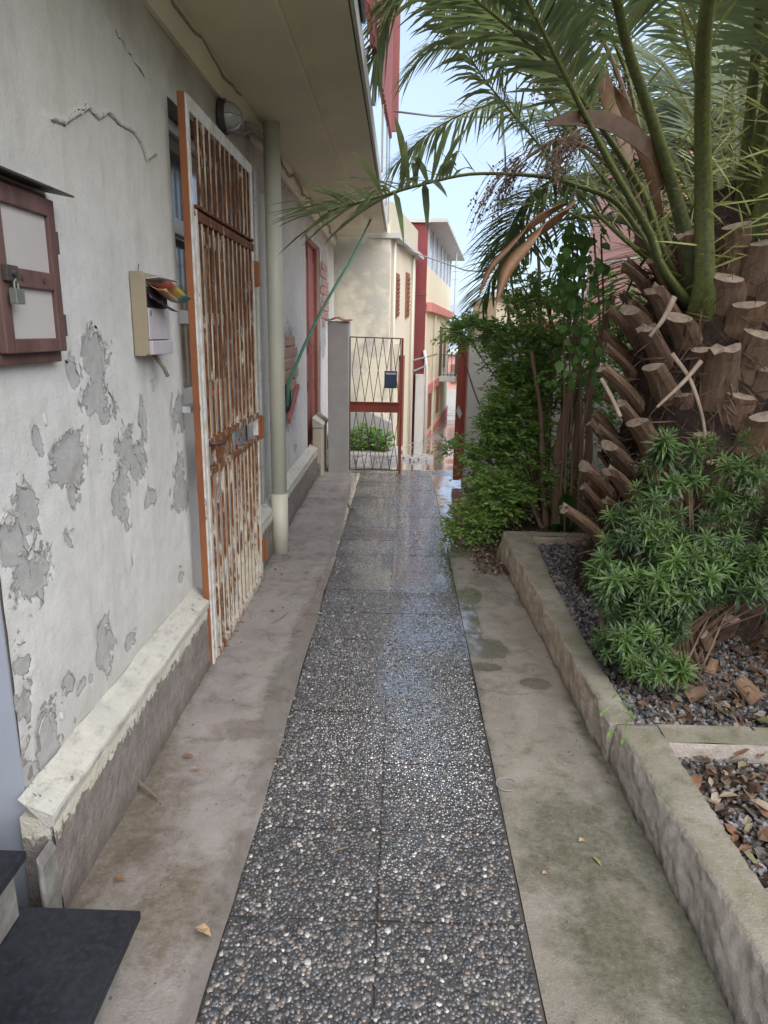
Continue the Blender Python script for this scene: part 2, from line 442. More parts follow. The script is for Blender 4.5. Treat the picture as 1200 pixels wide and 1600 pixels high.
MAT['bark'] = simple('shrub_bark', (0.16, 0.10, 0.07), (0.24, 0.16, 0.115), 18, 0.9, 0.6, 70, 0.004, stretch=(1, 1, 0.3))
MAT['slate'] = None
MAT['marble'] = simple('chipped_marble_edge', (0.26, 0.26, 0.245), (0.13, 0.12, 0.11), 14, 0.6, 0.5, 60, 0.004)
MAT['dryleaf'] = leafmat('dry_leaf', (0.20, 0.10, 0.05), (0.40, 0.27, 0.16), None, 0.7, 0.1)
def m_litter():
    n = N('mixed_leaf_litter')
    c = n.ramp(n.attr(), [(0.0, (.030, .020, .016)), (.3, (.085, .045, .028)), (.5, (.17, .085, .045)), (.65, (.12, .115, .105)), (.8, (.24, .16, .10)), (.92, (.30, .25, .19)), (1.0, (.10, .13, .035))])
    c = n.mix(n.rng(n.noise(120, 4, .7), .5, .7, 0, .6), c, (.05, .035, .028))
    return n.done(n.bsdf(c, .6, n.bump(n.noise(150, 3), .3, .002), 0, .35, coat=None))
MAT['litter'] = m_litter()
MAT['twig'] = simple('dry_twig', (0.22, 0.17, 0.13), (0.12, 0.085, 0.06), 30, 0.9, 0.5)
MAT['cable'] = simple('cable_sheath', (0.05, 0.05, 0.055), (0.09, 0.09, 0.09), 10, 0.6, 0.1)
MAT['greycable'] = simple('grey_cable_sheath', (0.22, 0.23, 0.24), (0.26, 0.27, 0.28), 10, 0.6, 0.1)
def glassy(name, col, rough=0.08):
    n = N(name); return n.done(n.bsdf(col, rough, None, 0, 0.6, coat=0.3))
MAT['glass'] = glassy('dark_window_glass', (0.05, 0.06, 0.065))
MAT['paleglass'] = glassy('pale_veranda_glass', (0.40, 0.46, 0.52), 0.15)
def m_lamp():
    n = N('frosted_lamp_glass'); return n.done(n.bsdf((0.55, 0.55, 0.54), 0.18, None, 0, 0.6, coat=0.5, trans=0.35))
MAT['lampglass'] = m_lamp()
def m_slate():
    n = N('black_stone_tread')
    col = n.mix(n.rng(n.noise(60, 5, 0.7), 0.45, 0.75), (0.008, 0.009, 0.013), (0.028, 0.030, 0.040))
    col = n.mix(n.rng(n.noise(5, 5, 0.65), 0.45, 0.75), col, (0.022, 0.024, 0.032))
    return n.done(n.bsdf(col, n.rng(n.noise(9, 4), 0.35, 0.7, 0.35, 0.7), n.bump(n.noise(180, 3), 0.15, 0.001), 0, 0.5, coat=None))
MAT['slate'] = m_slate()
def m_curb():
    n = N('rough_curb_concrete')
    x, y, z = n.sep()
    g = n.node('ShaderNodeNewGeometry'); nz_ = n.sep(g.outputs['Normal'])[2]
    top = n.rng(nz_, 0.5, 0.8)
    side = n.mix(n.rng(n.noise(9, 6, 0.7), 0.3, 0.7), (0.38, 0.30, 0.22), (0.60, 0.50, 0.40))  # side colours raised to make up for the weak light on these faces
    near = n.rng(y, 2.2, 2.9, 1.0, 0.0)
    side = n.mix(n.math('MULTIPLY', near, 0.75), side, n.mix(n.rng(n.noise(30, 6, 0.7), 0.3, 0.7), (0.42, 0.385, 0.36), (0.64, 0.59, 0.55)))
    tp = n.mix(n.rng(n.noise(5, 6, 0.7), 0.35, 0.65), (0.37, 0.335, 0.29), (0.24, 0.225, 0.155))
    tp = n.mix(n.math('MULTIPLY', n.rng(n.noise(12, 5, 0.7), 0.52, 0.7), 0.6), tp, (0.13, 0.13, 0.075))
    col = n.mix(top, side, tp)
    col = n.mix(n.rng(n.noise(210, 3, 0.7), 0.62, 0.70), col, (0.50, 0.47, 0.43))
    foot = n.rng(n.math('ADD', z, n.math('MULTIPLY', n.math('SUBTRACT', n.noise(14, 5, 0.7), 0.5), 0.06)), 0.0, 0.035, 0.6, 0.0)
    col = n.mix(foot, col, (0.07, 0.052, 0.035))
    h = n.math('ADD', n.noise(70, 6, 0.75), n.math('MULTIPLY', n.noise(240, 3, 0.7), 0.5))
    return n.done(n.bsdf(col, 0.9, n.bump(h, 1.0, 0.010), 0, 0.25, coat=None))
MAT['curb'] = m_curb()
def m_cream_patchy():
    n = N('patchy_cream_plaster')
    x, y, z = n.sep()
    f = n.math('ADD', n.noise(1.3, 5, 0.6), n.math('MULTIPLY', n.math('SUBTRACT', n.noise(6, 5, 0.6), 0.5), 0.4))
    c = n.mix(n.rng(f, 0.42, 0.58), (0.68, 0.62, 0.48), (0.46, 0.43, 0.37))
    c = n.mix(n.rng(n.noise(3.3, 5, 0.6), 0.55, 0.75), c, (0.36, 0.33, 0.28))
    return n.done(n.bsdf(c, 0.9, n.bump(n.noise(30, 5, 0.65), 0.4, 0.006), 0, 0.2, coat=None))
MAT['peel_cream'] = m_cream_patchy()
def wetpath(n, x, y):
    band = n.math('SUBTRACT', 1.0, n.math('DIVIDE', n.math('ABSOLUTE', n.math('SUBTRACT', x, 0.08)), 0.5), clamp=True)
    v = n.math('MULTIPLY', n.rng(y, 1.3, 2.8), n.math('ADD', n.math('MULTIPLY', band, 0.6), 0.5))
    v = n.math('ADD', v, n.math('MULTIPLY', n.math('SUBTRACT', n.noise(2.6, 4, 0.6), 0.5), 0.9))
    return n.rng(v, 0.30, 0.70)
def m_pebble():
    n = N('wet_pebbles')
    t = n.attr()
    col = n.ramp(t, [(0.0, (0.025, 0.026, 0.030)), (0.36, (0.055, 0.058, 0.066)), (0.64, (0.12, 0.121, 0.13)), (0.78, (0.19, 0.145, 0.125)), (0.86, (0.25, 0.225, 0.205)), (0.93, (0.40, 0.38, 0.355)), (1.0, (0.56, 0.54, 0.50))])
    col = n.mix(n.rng(n.noise(350, 2), 0.4, 0.7), col, n.mix(0.35, col, (0.02, 0.02, 0.02)))
    x, y, z = n.sep()
    wet = wetpath(n, x, y)
    return n.done(n.wetior(n.bsdf(col, n.rng(wet, 0, 1, 0.42, 0.20), None, 0, n.rng(wet, 0, 1, .3, .7), coat=n.rng(wet, 0, 1, 0.0, 1.0))))
MAT['pebble'] = m_pebble()
def m_grout():
    n = N('wet_pebble_matrix')
    c = n.mix(n.noise(60, 4), (0.032, 0.028, 0.026), (0.085, 0.072, 0.064))
    x, y, z = n.sep()
    wet = wetpath(n, x, y)
    far = n.rng(y, 3.6, 6.0)
    return n.done(n.wetior(n.bsdf(c, n.math('ADD', n.rng(wet, 0, 1, 0.5, 0.08), n.math('MULTIPLY', far, .16)), n.bump(n.noise(75, 5, .7), n.math('ADD', n.rng(wet, 0, 1, .4, .16), n.math('MULTIPLY', far, .55)), 0.004), 0, n.rng(wet, 0, 1, .3, .7), coat=wet)))
MAT['grout'] = m_grout()
MAT['gravel'] = leafmat('grey_gravel', (0.035, 0.035, 0.04), (0.27, 0.25, 0.25), None, 0.7, 0.0)
MAT['ground_l'] = m_concrete('left_concrete', (0.37, 0.325, 0.31), (0.25, 0.22, 0.205), (0.14, 0.115, 0.095), (0.115, 0.088, 0.045))
MAT['ground_r'] = m_concrete('right_concrete', (0.285, 0.255, 0.215), (0.195, 0.17, 0.138), (0.105, 0.09, 0.066), (0.055, 0.062, 0.028))
MAT['street'] = m_concrete('street_concrete', (0.34, 0.33, 0.33), (0.27, 0.26, 0.26), (0.20, 0.18, 0.16), None)
MAT['land'] = simple('far_land', (0.16, 0.17, 0.10), (0.24, 0.22, 0.16), 0.2, 0.95, 0.4, 3)
# palm
def m_stump():
    n = N('leaf_base_wood')
    c = n.mix(n.rng(n.noise(45, 5, 0.7, vec=n.node('ShaderNodeTexCoord').outputs['Object'], stretch=(1, 1, 0.12)), 0.3, 0.7), (0.105, 0.060, 0.038), (0.29, 0.182, 0.116))
    oi = n.node('ShaderNodeObjectInfo').outputs['Random']
    c = n.mix(n.rng(oi, 0, 1, 0.0, 0.5), c, (0.10, 0.075, 0.065))
    return n.done(n.bsdf(c, 0.85, n.bump(n.noise(90, 5, 0.7, vec=n.node('ShaderNodeTexCoord').outputs['Object'], stretch=(1, 1, 0.1)), 0.7, 0.004), 0, 0.25, coat=None))
MAT['stump'] = m_stump()
MAT['stump_cut'] = simple('cut_leaf_base', (0.34, 0.265, 0.205), (0.17, 0.12, 0.09), 26, 0.85, 0.4, 90, 0.002)
MAT['fibre'] = leafmat('palm_fibre', (0.045, 0.026, 0.018), (0.22, 0.135, 0.085), None, 0.85, 0.05)
MAT['core'] = simple('palm_trunk_core', (0.018, 0.011, 0.008), (0.045, 0.028, 0.02), 20, 0.95, 0.8, 60, 0.01)  # near-black colour deepens the shade in the gaps between stumps
MAT['strip'] = simple('pale_split_strip', (0.33, 0.26, 0.20), (0.17, 0.12, 0.09), 20, 0.8, 0.3, stretch=(1, 1, 0.3))
def m_rachis():
    n = N('scurfy_green_rachis')
    t = n.attr()
    st = n.noise(55, 5, 0.7)
    c = n.mix(n.math('ADD', t, n.rng(st, .3, .7, -.25, .25), clamp=True), (0.022, 0.034, 0.010), (0.19, 0.205, 0.055))
    c = n.mix(n.math('MULTIPLY', n.rng(n.noise(22, 6, 0.75), .52, .68), .6), c, (0.10, 0.065, 0.035))
    return n.done(n.bsdf(c, n.rng(st, .3, .7, .35, .65), n.bump(n.noise(80, 5, 0.7, dist=.5), .5, .004), 0, .4, coat=None))
MAT['rachis'] = m_rachis()
MAT['old_rachis'] = leafmat('green_rachis', (0.022, 0.032, 0.010), (0.115, 0.14, 0.040), None, 0.42, 0.0)
MAT['leaflet'] = leafmat('palm_leaflet', (0.050, 0.078, 0.034), (0.155, 0.200, 0.085), (0.12, 0.16, 0.105), 0.50, 0.36, (0.30, 0.38, 0.12))
MAT['spine'] = leafmat('yellow_green_spine', (0.11, 0.13, 0.03), (0.34, 0.35, 0.11), None, 0.45, 0.2)
MAT['spathe'] = leafmat('brown_spathe', (0.06, 0.028, 0.013), (0.27, 0.14, 0.068), None, 0.5, 0.05)
MAT['fruit'] = leafmat('brown_fruit_stalk', (0.085, 0.050, 0.036), (0.30, 0.205, 0.145), None, 0.7, 0.05)
MAT['shrubleaf'] = leafmat('narrow_shrub_leaf', (0.024, 0.054, 0.018), (0.12, 0.205, 0.050), None, 0.42, 0.30, (0.14, 0.26, 0.06))
MAT['privet'] = leafmat('small_oval_leaf', (0.11, 0.20, 0.050), (0.40, 0.58, 0.17), None, 0.30, 0.45, (0.38, 0.60, 0.15))
MAT['vineleaf'] = leafmat('broad_vine_leaf', (0.06, 0.14, 0.035), (0.15, 0.30, 0.07), None, 0.4, 0.4, (0.30, 0.50, 0.12))
MAT['yucca'] = leafmat('strap_leaf', (0.05, 0.10, 0.03), (0.14, 0.24, 0.08), None, 0.4, 0.25, (0.25, 0.4, 0.1))
MAT['weed'] = leafmat('bright_weed_leaf', (0.09, 0.20, 0.04), (0.20, 0.38, 0.08), None, 0.5, 0.3, (0.3, 0.5, 0.1))

def grid(us, vs, f):
    """regular grid: f(U,V)->(n,3) positions; returns verts and quad array"""
    U, V = np.meshgrid(us, vs, indexing='ij')
    P = f(U.ravel(), V.ravel())
    nu, nv = len(us), len(vs)
    i = np.arange(nu * nv).reshape(nu, nv)
    Fq = np.stack([i[:-1, :-1], i[1:, :-1], i[1:, 1:], i[:-1, 1:]], -1).reshape(-1, 4)
    return P, Fq
def span(a, b, step):
    n = max(1, int(round((b - a) / step))); return np.linspace(a, b, n + 1)

# ================================================================== GROUND
def street_z(y):
    y = np.asarray(y, float)
    return np.where(y < 8.3, 0.0, np.where(y < 13.5, -(y - 8.3) * 0.088, -0.458 - (y - 13.5) * 0.042))
b = MB()
ys = np.concatenate([np.array([-300, -60, -12, -4, 0, 4, 8.3]), np.arange(9, 40, 1.0), [45, 60, 100, 300, 1200]])
xs = np.array([-900, -200, -60, -12, -4, -1, 0, 1, 2, 4, 12, 60, 200, 900.])
P, Fq = grid(xs, ys, lambda x, y: np.stack([x, y, np.maximum(street_z(np.minimum(y, 60)), -2.6) - 0.09], -1))
b.add(P, Fq); struct(b.build('ground', MAT['land'], fix=False))

def strip_ground(name, x0, x1, y0, y1, mat, zoff, wetf, mossf, edge=None, step=0.022, amp=0.006):
    b = MB()
    us, vs = span(x0, x1, step), span(y0, y1, step)
    def f(x, y):
        p = np.stack([x, y, 0 * x], -1)
        z = zoff + amp * (fbm(p, 5, 4, 3) - 0.5) * 2 + 0.0022 * (fbm(p, 60, 2, 9) - 0.5) * 2
        if edge is not None: x, z = edge(x, y, z)
        return np.stack([x, y, z], -1)
    P, Fq = grid(us, vs, f)
    b.add(P, Fq, 0, wetf(P))
    o = b.build(name, mat, fix=False, smooth=True)
    at = o.data.attributes.new('moss', 'FLOAT', 'POINT')
    at.data.foreach_set('value', mossf(P).astype(np.float32))
    return struct(o)
def ell(P, cx_, cy_, a, b_):
    return 1 - 0.5 * np.sqrt(((P[:, 0] - cx_) / a) ** 2 + ((P[:, 1] - cy_) / b_) ** 2)
def wet_l(P):
    v = np.zeros(len(P)) + 0.12
    v = np.maximum(v, 0.70 - (np.abs(P[:, 0] + 0.47) - 0.0) * 3.0 + 0.5 * (fbm(P, 3, 3, 5) - 0.5))     # damp band beside the pebbles
    v = np.maximum(v, ell(P, -0.50, 2.9, 0.10, 0.55) * 0.95)
    v = np.maximum(v, ell(P, -0.63, 2.55, 0.16, 0.10) * 0.9)
    v = np.maximum(v, ell(P, -0.50, 3.6, 0.08, 0.6) * 0.95)
    return np.clip(v, 0, 1)
def moss_l(P):
    return np.clip(np.maximum(1.0 * np.maximum(ell(P, -0.64, 1.62, 0.16, 0.22), 0), 0.95 * ell(P, -0.84, 1.95, 0.13, 0.38)) + 0.10 + .55 * np.clip((-.84 - P[:, 0]) / .07, 0, 1), 0, 1)
def edge_l(x, y, z):
    t = (x + 1.02) / 0.56
    wob = 0.012 * (fbm(np.stack([y, 0 * y, 0 * y], -1), 3.0, 4, 17) - 0.5) * 2
    x2 = x + wob * np.clip(t, 0, 1) ** 3
    z = z - 0.003 * np.clip((x + .50) / .045, 0, 1)
    return x2, z + 0.004
gl_ = strip_ground('left_concrete_strip', -1.02, -0.455, -1.0, 8.3, MAT['ground_l'], 0.004, wet_l, moss_l, edge_l)
def wet_r(P):
    v = np.zeros(len(P)) + 0.10
    far = np.clip((P[:, 1] - 4.5) / 0.6, 0, 1) * 0.78 + 0.12 * (fbm(P, 2.5, 3, 6) - 0.5)
    far = far - np.clip((P[:, 0] - 0.74) / 0.1, 0, 1) * 0.2
    v = np.maximum(v, far)
    for e in [(0.50, 3.39, 0.10, 0.13), (0.80, 4.05, 0.07, 0.09), (0.68, 3.02, 0.08, 0.06), (0.45, 3.18, 0.09, 0.05), (0.47, 4.15, 0.08, 0.16), (0.44, 3.7, 0.05, 0.4)]:
        v = np.maximum(v, ell(P, *e) * 1.05)
    v = np.where((((P[:, 0] - 0.62) / 0.12) ** 2 + ((P[:, 1] - 4.42) / 0.14) ** 2) < 1, 0.25, v)
    v = np.maximum(v, 0.60 - np.clip(P[:, 0] - 0.385, 0, 1) * 5 - np.clip(2.2 - P[:, 1], 0, 1) * 0.4)
    return np.clip(v, 0, 1)
def moss_r(P):
    v = np.zeros(len(P))
    for e, k in [((0.62, 1.95, 0.22, 0.30), 1.15), ((0.62, 1.55, 0.16, 0.28), 1.1), ((0.80, 1.36, 0.13, 0.2), 1.2), ((0.80, 2.6, 0.06, 0.4), 0.5), ((0.6, 4.4, 0.12, 0.15), 0.8)]:
        v = np.maximum(v, ell(P, *e) * k)
    return np.clip(v + .55 * np.clip((P[:, 0] - .77) / .07, 0, 1), 0, 1)
gr_ = strip_ground('right_concrete_strip', 0.39, 1.0, -1.0, 7.4, MAT['ground_r'], 0.002, wet_r, moss_r)
# the street beyond the gate
def wet_s(P): return np.clip(0.35 + 0.45 * fbm(P, 0.9, 4, 21), 0, 1)
b = MB()
us = span(-3.2, 6.0, 0.12)
vs = np.concatenate([span(7.4, 8.28, 0.08), span(8.3, 16, 0.12)[1:], span(16, 45, 0.6)[1:]])
def fs(x, y):
    p = np.stack([x, y, 0 * x], -1)
    return np.stack([x, y, street_z(y) - np.where(y < 8.28, 0.03, 0.006) + 0.02 * (fbm(p, 1.7, 4, 8) - 0.5) * np.clip(y - 8.4, 0, 1)], -1)
P, Fq = grid(us, vs, fs)
b.add(P, Fq, 0, wet_s(P))
o = b.build('street', MAT['street'], fix=False, smooth=True); struct(o)
# concrete apron right of the gate opening, where the strip meets the wall
b = MB(); b.box(0.74, 1.0, 6.2, 7.42, -0.02, 0.055)
o = b.build('concrete_footing', MAT['ground_r'], bevel=0.01); struct(o)

def ground_crack(pts, par, z, w_=.0007):
    P_ = []
    for (a, c), (a2, c2) in zip(pts[:-1], pts[1:]):
        for t in np.arange(0, 1, .2): P_.append((a + (a2 - a) * t + random.uniform(-.006, .006), c + (c2 - c) * t + random.uniform(-.006, .006)))
    V = []
    for (a, c) in P_:
        h = w_ * random.uniform(.3, 1.4); V += [(a - h, c - h, z), (a + h, c + h, z)]
    b = MB(); b.add(V, [(2 * i, 2 * i + 2, 2 * i + 3, 2 * i + 1) for i in range(len(P_) - 1)]); return b.build('crack', MAT['black'], par)
# ------------------------------------------------------------------ path : 2 columns of pebble slabs
path = bpy.data.objects.new('path', None); COL.objects.link(path); struct(path)
X0, XM, X1 = -0.46, -0.035, 0.39
rows = []
y = -0.62
while y < 8.25:
    rows.append((y, min(y + 0.372, 8.29))); y += 0.372
slabz = {}
for c, (xa, xb) in enumerate(((X0, XM), (XM, X1))):
    for r_, (ya, yb) in enumerate(rows):
        dz = random.uniform(-0.003, 0.0025)
        slabz[(c, r_)] = dz
        b = MB(); b.box(xa + 0.0035, xb - 0.0035, ya + 0.0035, yb - 0.0035, -0.05, dz - 0.001)
        b.build('pebble_slab', MAT['grout'], path)
b = MB(); b.box(X0 - 0.004, X1 + 0.002, -0.62, 8.29, -0.06, -0.008)
b.build('joint_bed', MAT['grout'], path)
def pebbles(y0, y1, sp, rmin, rmax, ring):
    nx, ny = int((X1 - X0) / sp), int((y1 - y0) / (sp * 0.9))
    gx_, gy_ = np.meshgrid(np.arange(nx), np.arange(ny), indexing='ij')
    x = X0 + 0.006 + (gx_ + 0.5 * (gy_ % 2) + 0.2) * sp * 0.985
    y = y0 + gy_ * sp * 0.9
    x = (x + rng.uniform(-.42, .42, x.shape) * sp).ravel(); y = (y + rng.uniform(-.42, .42, y.shape) * sp).ravel()
    k = (x > X0 + .003) & (x < X1 - .003)
    x, y = x[k], y[k]
    col = (x > XM).astype(int); row = np.floor((y + 0.62) / 0.372).astype(int)
    fy = (y + 0.62) - row * 0.372
    k = (np.abs(x - XM) > .0065) & (fy > .006) & (fy < .366)
    k |= rng.random(len(x)) < .35
    x, y, col, row = x[k], y[k], col[k], np.clip(row[k], 0, len(rows) - 1)
    zt = np.zeros(len(x))
    for i in range(len(x)): zt[i] = slabz[(col[i], row[i])]
    n = len(x)
    rr = rng.uniform(rmin, rmax, n) * np.where(rng.random(n) < .12, 1.35, 1)
    asp = rng.uniform(.6, 1.0, n); th = rng.uniform(0, math.pi, n); hh = rr * rng.uniform(.16, .38, n)
    tilt = rng.normal(0, .13, (n, 2))
    A = np.arange(ring) * 2 * math.pi / ring
    layers = [(1.0, -.25), (.74, .80)] if ring > 5 else [(1.0, -.2)]
    V = np.zeros((n, ring * len(layers) + 1, 3))
    for li, (s_, zz) in enumerate(layers):
        wob = rng.uniform(.82, 1.12, (n, ring))
        lx = np.cos(A + li * .3)[None] * s_ * rr[:, None] * wob; ly = np.sin(A + li * .3)[None] * s_ * (rr * asp)[:, None] * wob
        V[:, li * ring:(li + 1) * ring, 0] = lx * np.cos(th)[:, None] - ly * np.sin(th)[:, None]
        V[:, li * ring:(li + 1) * ring, 1] = lx * np.sin(th)[:, None] + ly * np.cos(th)[:, None]
        V[:, li * ring:(li + 1) * ring, 2] = zz * hh[:, None] + V[:, li * ring:(li + 1) * ring, 0] * tilt[:, :1] + V[:, li * ring:(li + 1) * ring, 1] * tilt[:, 1:]
    V[:, -1, 2] = hh
    V[:, :, 0] += x[:, None]; V[:, :, 1] += y[:, None]; V[:, :, 2] += (zt - hh * 1.0 * np.clip((y - 1.2) / 1.6, 0, 1) * (.45 + .55 * np.clip(1 - np.abs(x - .08) / .5, 0, 1)) * np.clip(1.6 * fbm(np.stack([x, y, 0 * x], -1), 4, 3, 37), 0, 1.1) * np.clip(1 - (y - 4) / 4, .45, 1))[:, None]
    F4, F3 = [], []
    for li in range(len(layers) - 1):
        for j in range(ring): F4.append((li * ring + j, li * ring + (j + 1) % ring, (li + 1) * ring + (j + 1) % ring, (li + 1) * ring + j))
    base = (len(layers) - 1) * ring
    for j in range(ring): F3.append((base + j, base + (j + 1) % ring, len(layers) * ring))
    off = np.arange(n)[:, None, None] * V.shape[1]
    t = np.clip(rng.random(n) ** 1.15 + 0.0, 0, 1)
    t = np.where(rng.random(n) < .05, rng.uniform(.84, 1, n), t * .88)
    t = np.clip(t + 0.10 * (fbm(np.stack([x, y, 0 * x], -1), 3, 3, 33) - .5), 0, 1)
    a = np.repeat(t, V.shape[1])
    Fs = []
    if F4: Fs.append((np.array(F4)[None] + off).reshape(-1, 4))
    Fs.append((np.array(F3)[None] + off).reshape(-1, 3))
    return V.reshape(-1, 3), Fs, a
b = MB()
for args in ((0.7, 4.2, .0126, .0052, .0100, 7), (4.2, 8.27, .0165, .0078, .0115, 5)):
    V, Fs, a = pebbles(*args)
    base_n = b.n
    b.V.append(V); b.A.append(a); b.n += len(V)
    for Fa in Fs: b.F.append(Fa + base_n); b.MI.append(np.zeros(len(Fa), int))
b.build('pebbles', MAT['pebble'], path, smooth=True, kind='stuff', fix=False)

ground_crack([(-.92, 5.25), (-.75, 5.20), (-.60, 5.28), (-.50, 5.22)], gl_, .0155)
ground_crack([(-.88, 3.45), (-.74, 3.52), (-.55, 3.44)], gl_, .0155, .0006)
ground_crack([(.40, 2.95), (.55, 2.90), (.70, 2.93), (.82, 2.88)], gr_, .0085, .0007)
ground_crack([(.70, 4.55), (.64, 4.35), (.66, 4.18), (.74, 4.10)], gr_, .0085)
ground_crack([(.42, 2.42), (.50, 2.40), (.62, 2.44)], gr_, .0085, .0006)
# ================================================================== HOUSE ON THE LEFT
house = thing('plastered_house', 'long house on the left with peeling white wall, red door and stained overhanging balcony slab', 'house', (-1.0, 4.0, 0))
PATCH = [(2.05,1.24,0.13,0.086),(2.05,1.12,0.032,0.042),(1.75,0.95,0.087,0.094),(1.69,1.09,0.051,0.073),(1.78,1.14,0.037,0.068),(2.3,1.49,0.088,0.123),(2.27,1.39,0.107,0.061),(2.49,1.22,0.083,0.069),(2.39,1.05,0.056,0.112),(2.57,1.13,0.076,0.084),(2.68,1.28,0.04,0.109),(2.67,0.95,0.05,0.055),(2.17,0.55,0.06,0.077),(1.77,0.46,0.07,0.084),(1.67,0.76,0.04,0.048),(1.66,0.63,0.020,0.083),(1.89,0.54,0.03,0.04),(3.14,1.24,0.10,0.09),(3.10,0.92,0.08,0.12),(1.9,1.35,0.028,0.038),(1.99,0.99,0.02,0.038),(1.64,0.46,0.04,0.06),(2.14,1.5,0.041,0.038),(2.98,0.52,0.04,0.05),(1.97,0.51,0.024,0.025),(2.81,1.4,0.02,0.025),(2.42,0.47,0.05,0.04),
         (4.75,1.62,0.10,0.14),(4.9,1.35,0.10,0.05),(4.85,0.75,0.12,0.07),(4.7,0.95,0.06,0.05),(6.3,1.32,0.38,0.30),(6.25,0.95,0.40,0.16),(9.2,2.1,0.5,0.42),(9.0,1.6,0.3,0.3),(6.6,0.55,0.12,0.06),(5.25,2.7,0.12,0.14),(6.1,2.82,0.5,0.05),(8.0,2.85,0.7,0.045)]
for k in range(14): PATCH.append((random.uniform(1.7, 3.1), random.uniform(0.42, 1.7), random.uniform(.006, .018), random.uniform(.008, .03)))
CR = [(2.12,2.19),(2.2,2.2),(2.26,2.23),(2.38,2.29),(2.45,2.28),(2.53,2.32),(2.64,2.31),(2.76,2.32),(2.82,2.3),(2.87,2.25),(2.99,2.3)]
def peel_field(y, z):
    p = np.stack([y, z, 0 * y], -1)
    y2 = y + 0.17 * (fbm(p, 9, 4, 41) - .5); z2 = z + 0.17 * (fbm(p, 9, 4, 47) - .5)
    v = np.zeros(len(y))
    for (a, c, ra, rb) in PATCH:
        v = np.maximum(v, 1 - 0.5 * np.sqrt(((y2 - a) / ra) ** 2 + ((z2 - c) / rb) ** 2))
    return np.clip(v, 0.0, 1)
def crack_lift(y, z):
    d = np.full(len(y), 9.0); s = np.zeros(len(y))
    for (a, c), (a2, c2) in zip(CR[:-1], CR[1:]):
        t = np.clip(((y - a) * (a2 - a) + (z - c) * (c2 - c)) / ((a2 - a) ** 2 + (c2 - c) ** 2), 0, 1)
        dy, dz_ = y - (a + t * (a2 - a)), z - (c + t * (c2 - c))
        dd = np.hypot(dy, dz_); k = dd < d; d = np.where(k, dd, d); s = np.where(k, dz_, s)
    return np.where(s < 0, np.exp(-d / .035) * .008, -np.exp(-d / .01) * .002)
def wall_x(y, z):
    y, z = np.atleast_1d(np.asarray(y, float)), np.atleast_1d(np.asarray(z, float))
    p = np.stack([y, z, 0 * y], -1)
    return -1.0 + 0.010 * (fbm(p, 2.2, 4, 51) - .5) + 0.004 * (fbm(p, 14, 3, 53) - .5) - 0.004 * np.clip((peel_field(y, z) - .46) / .06, 0, 1) + crack_lift(y, z)
def wall_rect(b, y0, y1, z0, z1, step):
    us, vs = span(y0, y1, step), span(z0, z1, step)
    def f(y, z):
        pf = peel_field(y, z)
        p = np.stack([y, z, 0 * y], -1)
        x = -1.0 + 0.010 * (fbm(p, 2.2, 4, 51) - .5) + 0.004 * (fbm(p, 14, 3, 53) - .5)
        x = x - 0.004 * np.clip((pf - .46) / .06, 0, 1) + crack_lift(y, z)
        return np.stack([x, y, z], -1)
    P, Fq = grid(us, vs, f)
    b.add(P, Fq, 0, peel_field(P[:, 1], P[:, 2]))
b = MB()
ZT = 2.95
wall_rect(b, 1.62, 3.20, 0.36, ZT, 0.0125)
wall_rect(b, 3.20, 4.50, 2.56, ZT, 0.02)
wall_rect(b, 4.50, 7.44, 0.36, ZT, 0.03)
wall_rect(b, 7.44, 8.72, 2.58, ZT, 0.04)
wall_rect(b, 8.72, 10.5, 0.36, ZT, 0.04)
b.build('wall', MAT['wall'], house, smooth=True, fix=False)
# solid masonry behind the plaster skin
b = MB()
for (y0, y1, z0, z1) in ((1.62, 3.20, 0.0, ZT), (3.20, 4.50, 2.56, ZT), (4.50, 7.44, 0.0, ZT), (7.44, 8.72, 2.58, ZT), (8.72, 10.5, 0.0, ZT)):
    b.box(-1.22, -1.008, y0 + .0, y1 - .0, z0, z1 - .004)
b.build('masonry', MAT['mortar'], house)
for a_ in ((-1.006, 1.612, 1.6195, 0.0, ZT), (-1.012, 3.1995, 3.204, 0.36, 2.56), (-1.012, 4.496, 4.501, 0.36, 2.56)):
    b = MB(); b.box(-1.215, *a_); b.build('reveal', MAT['reveal'], house)
b = MB(); b.box(-1.21, -1.004, 8.716, 8.722, 0.1, 2.58); b.box(-1.21, -1.004, 7.438, 7.444, .1, 2.58); b.box(-1.21, -1.004, 7.444, 8.716, 2.575, 2.582)
b.build('door_reveal', MAT['pillar_cream'], house)
b = MB()
b.box(-7.0, -1.225, -6.0, 10.49, 0.0, 2.94)
b.box(-1.22, -0.99, -6.0, 0.35, 0.0, 2.94)
b.build('rear_block', MAT['reveal'], house)
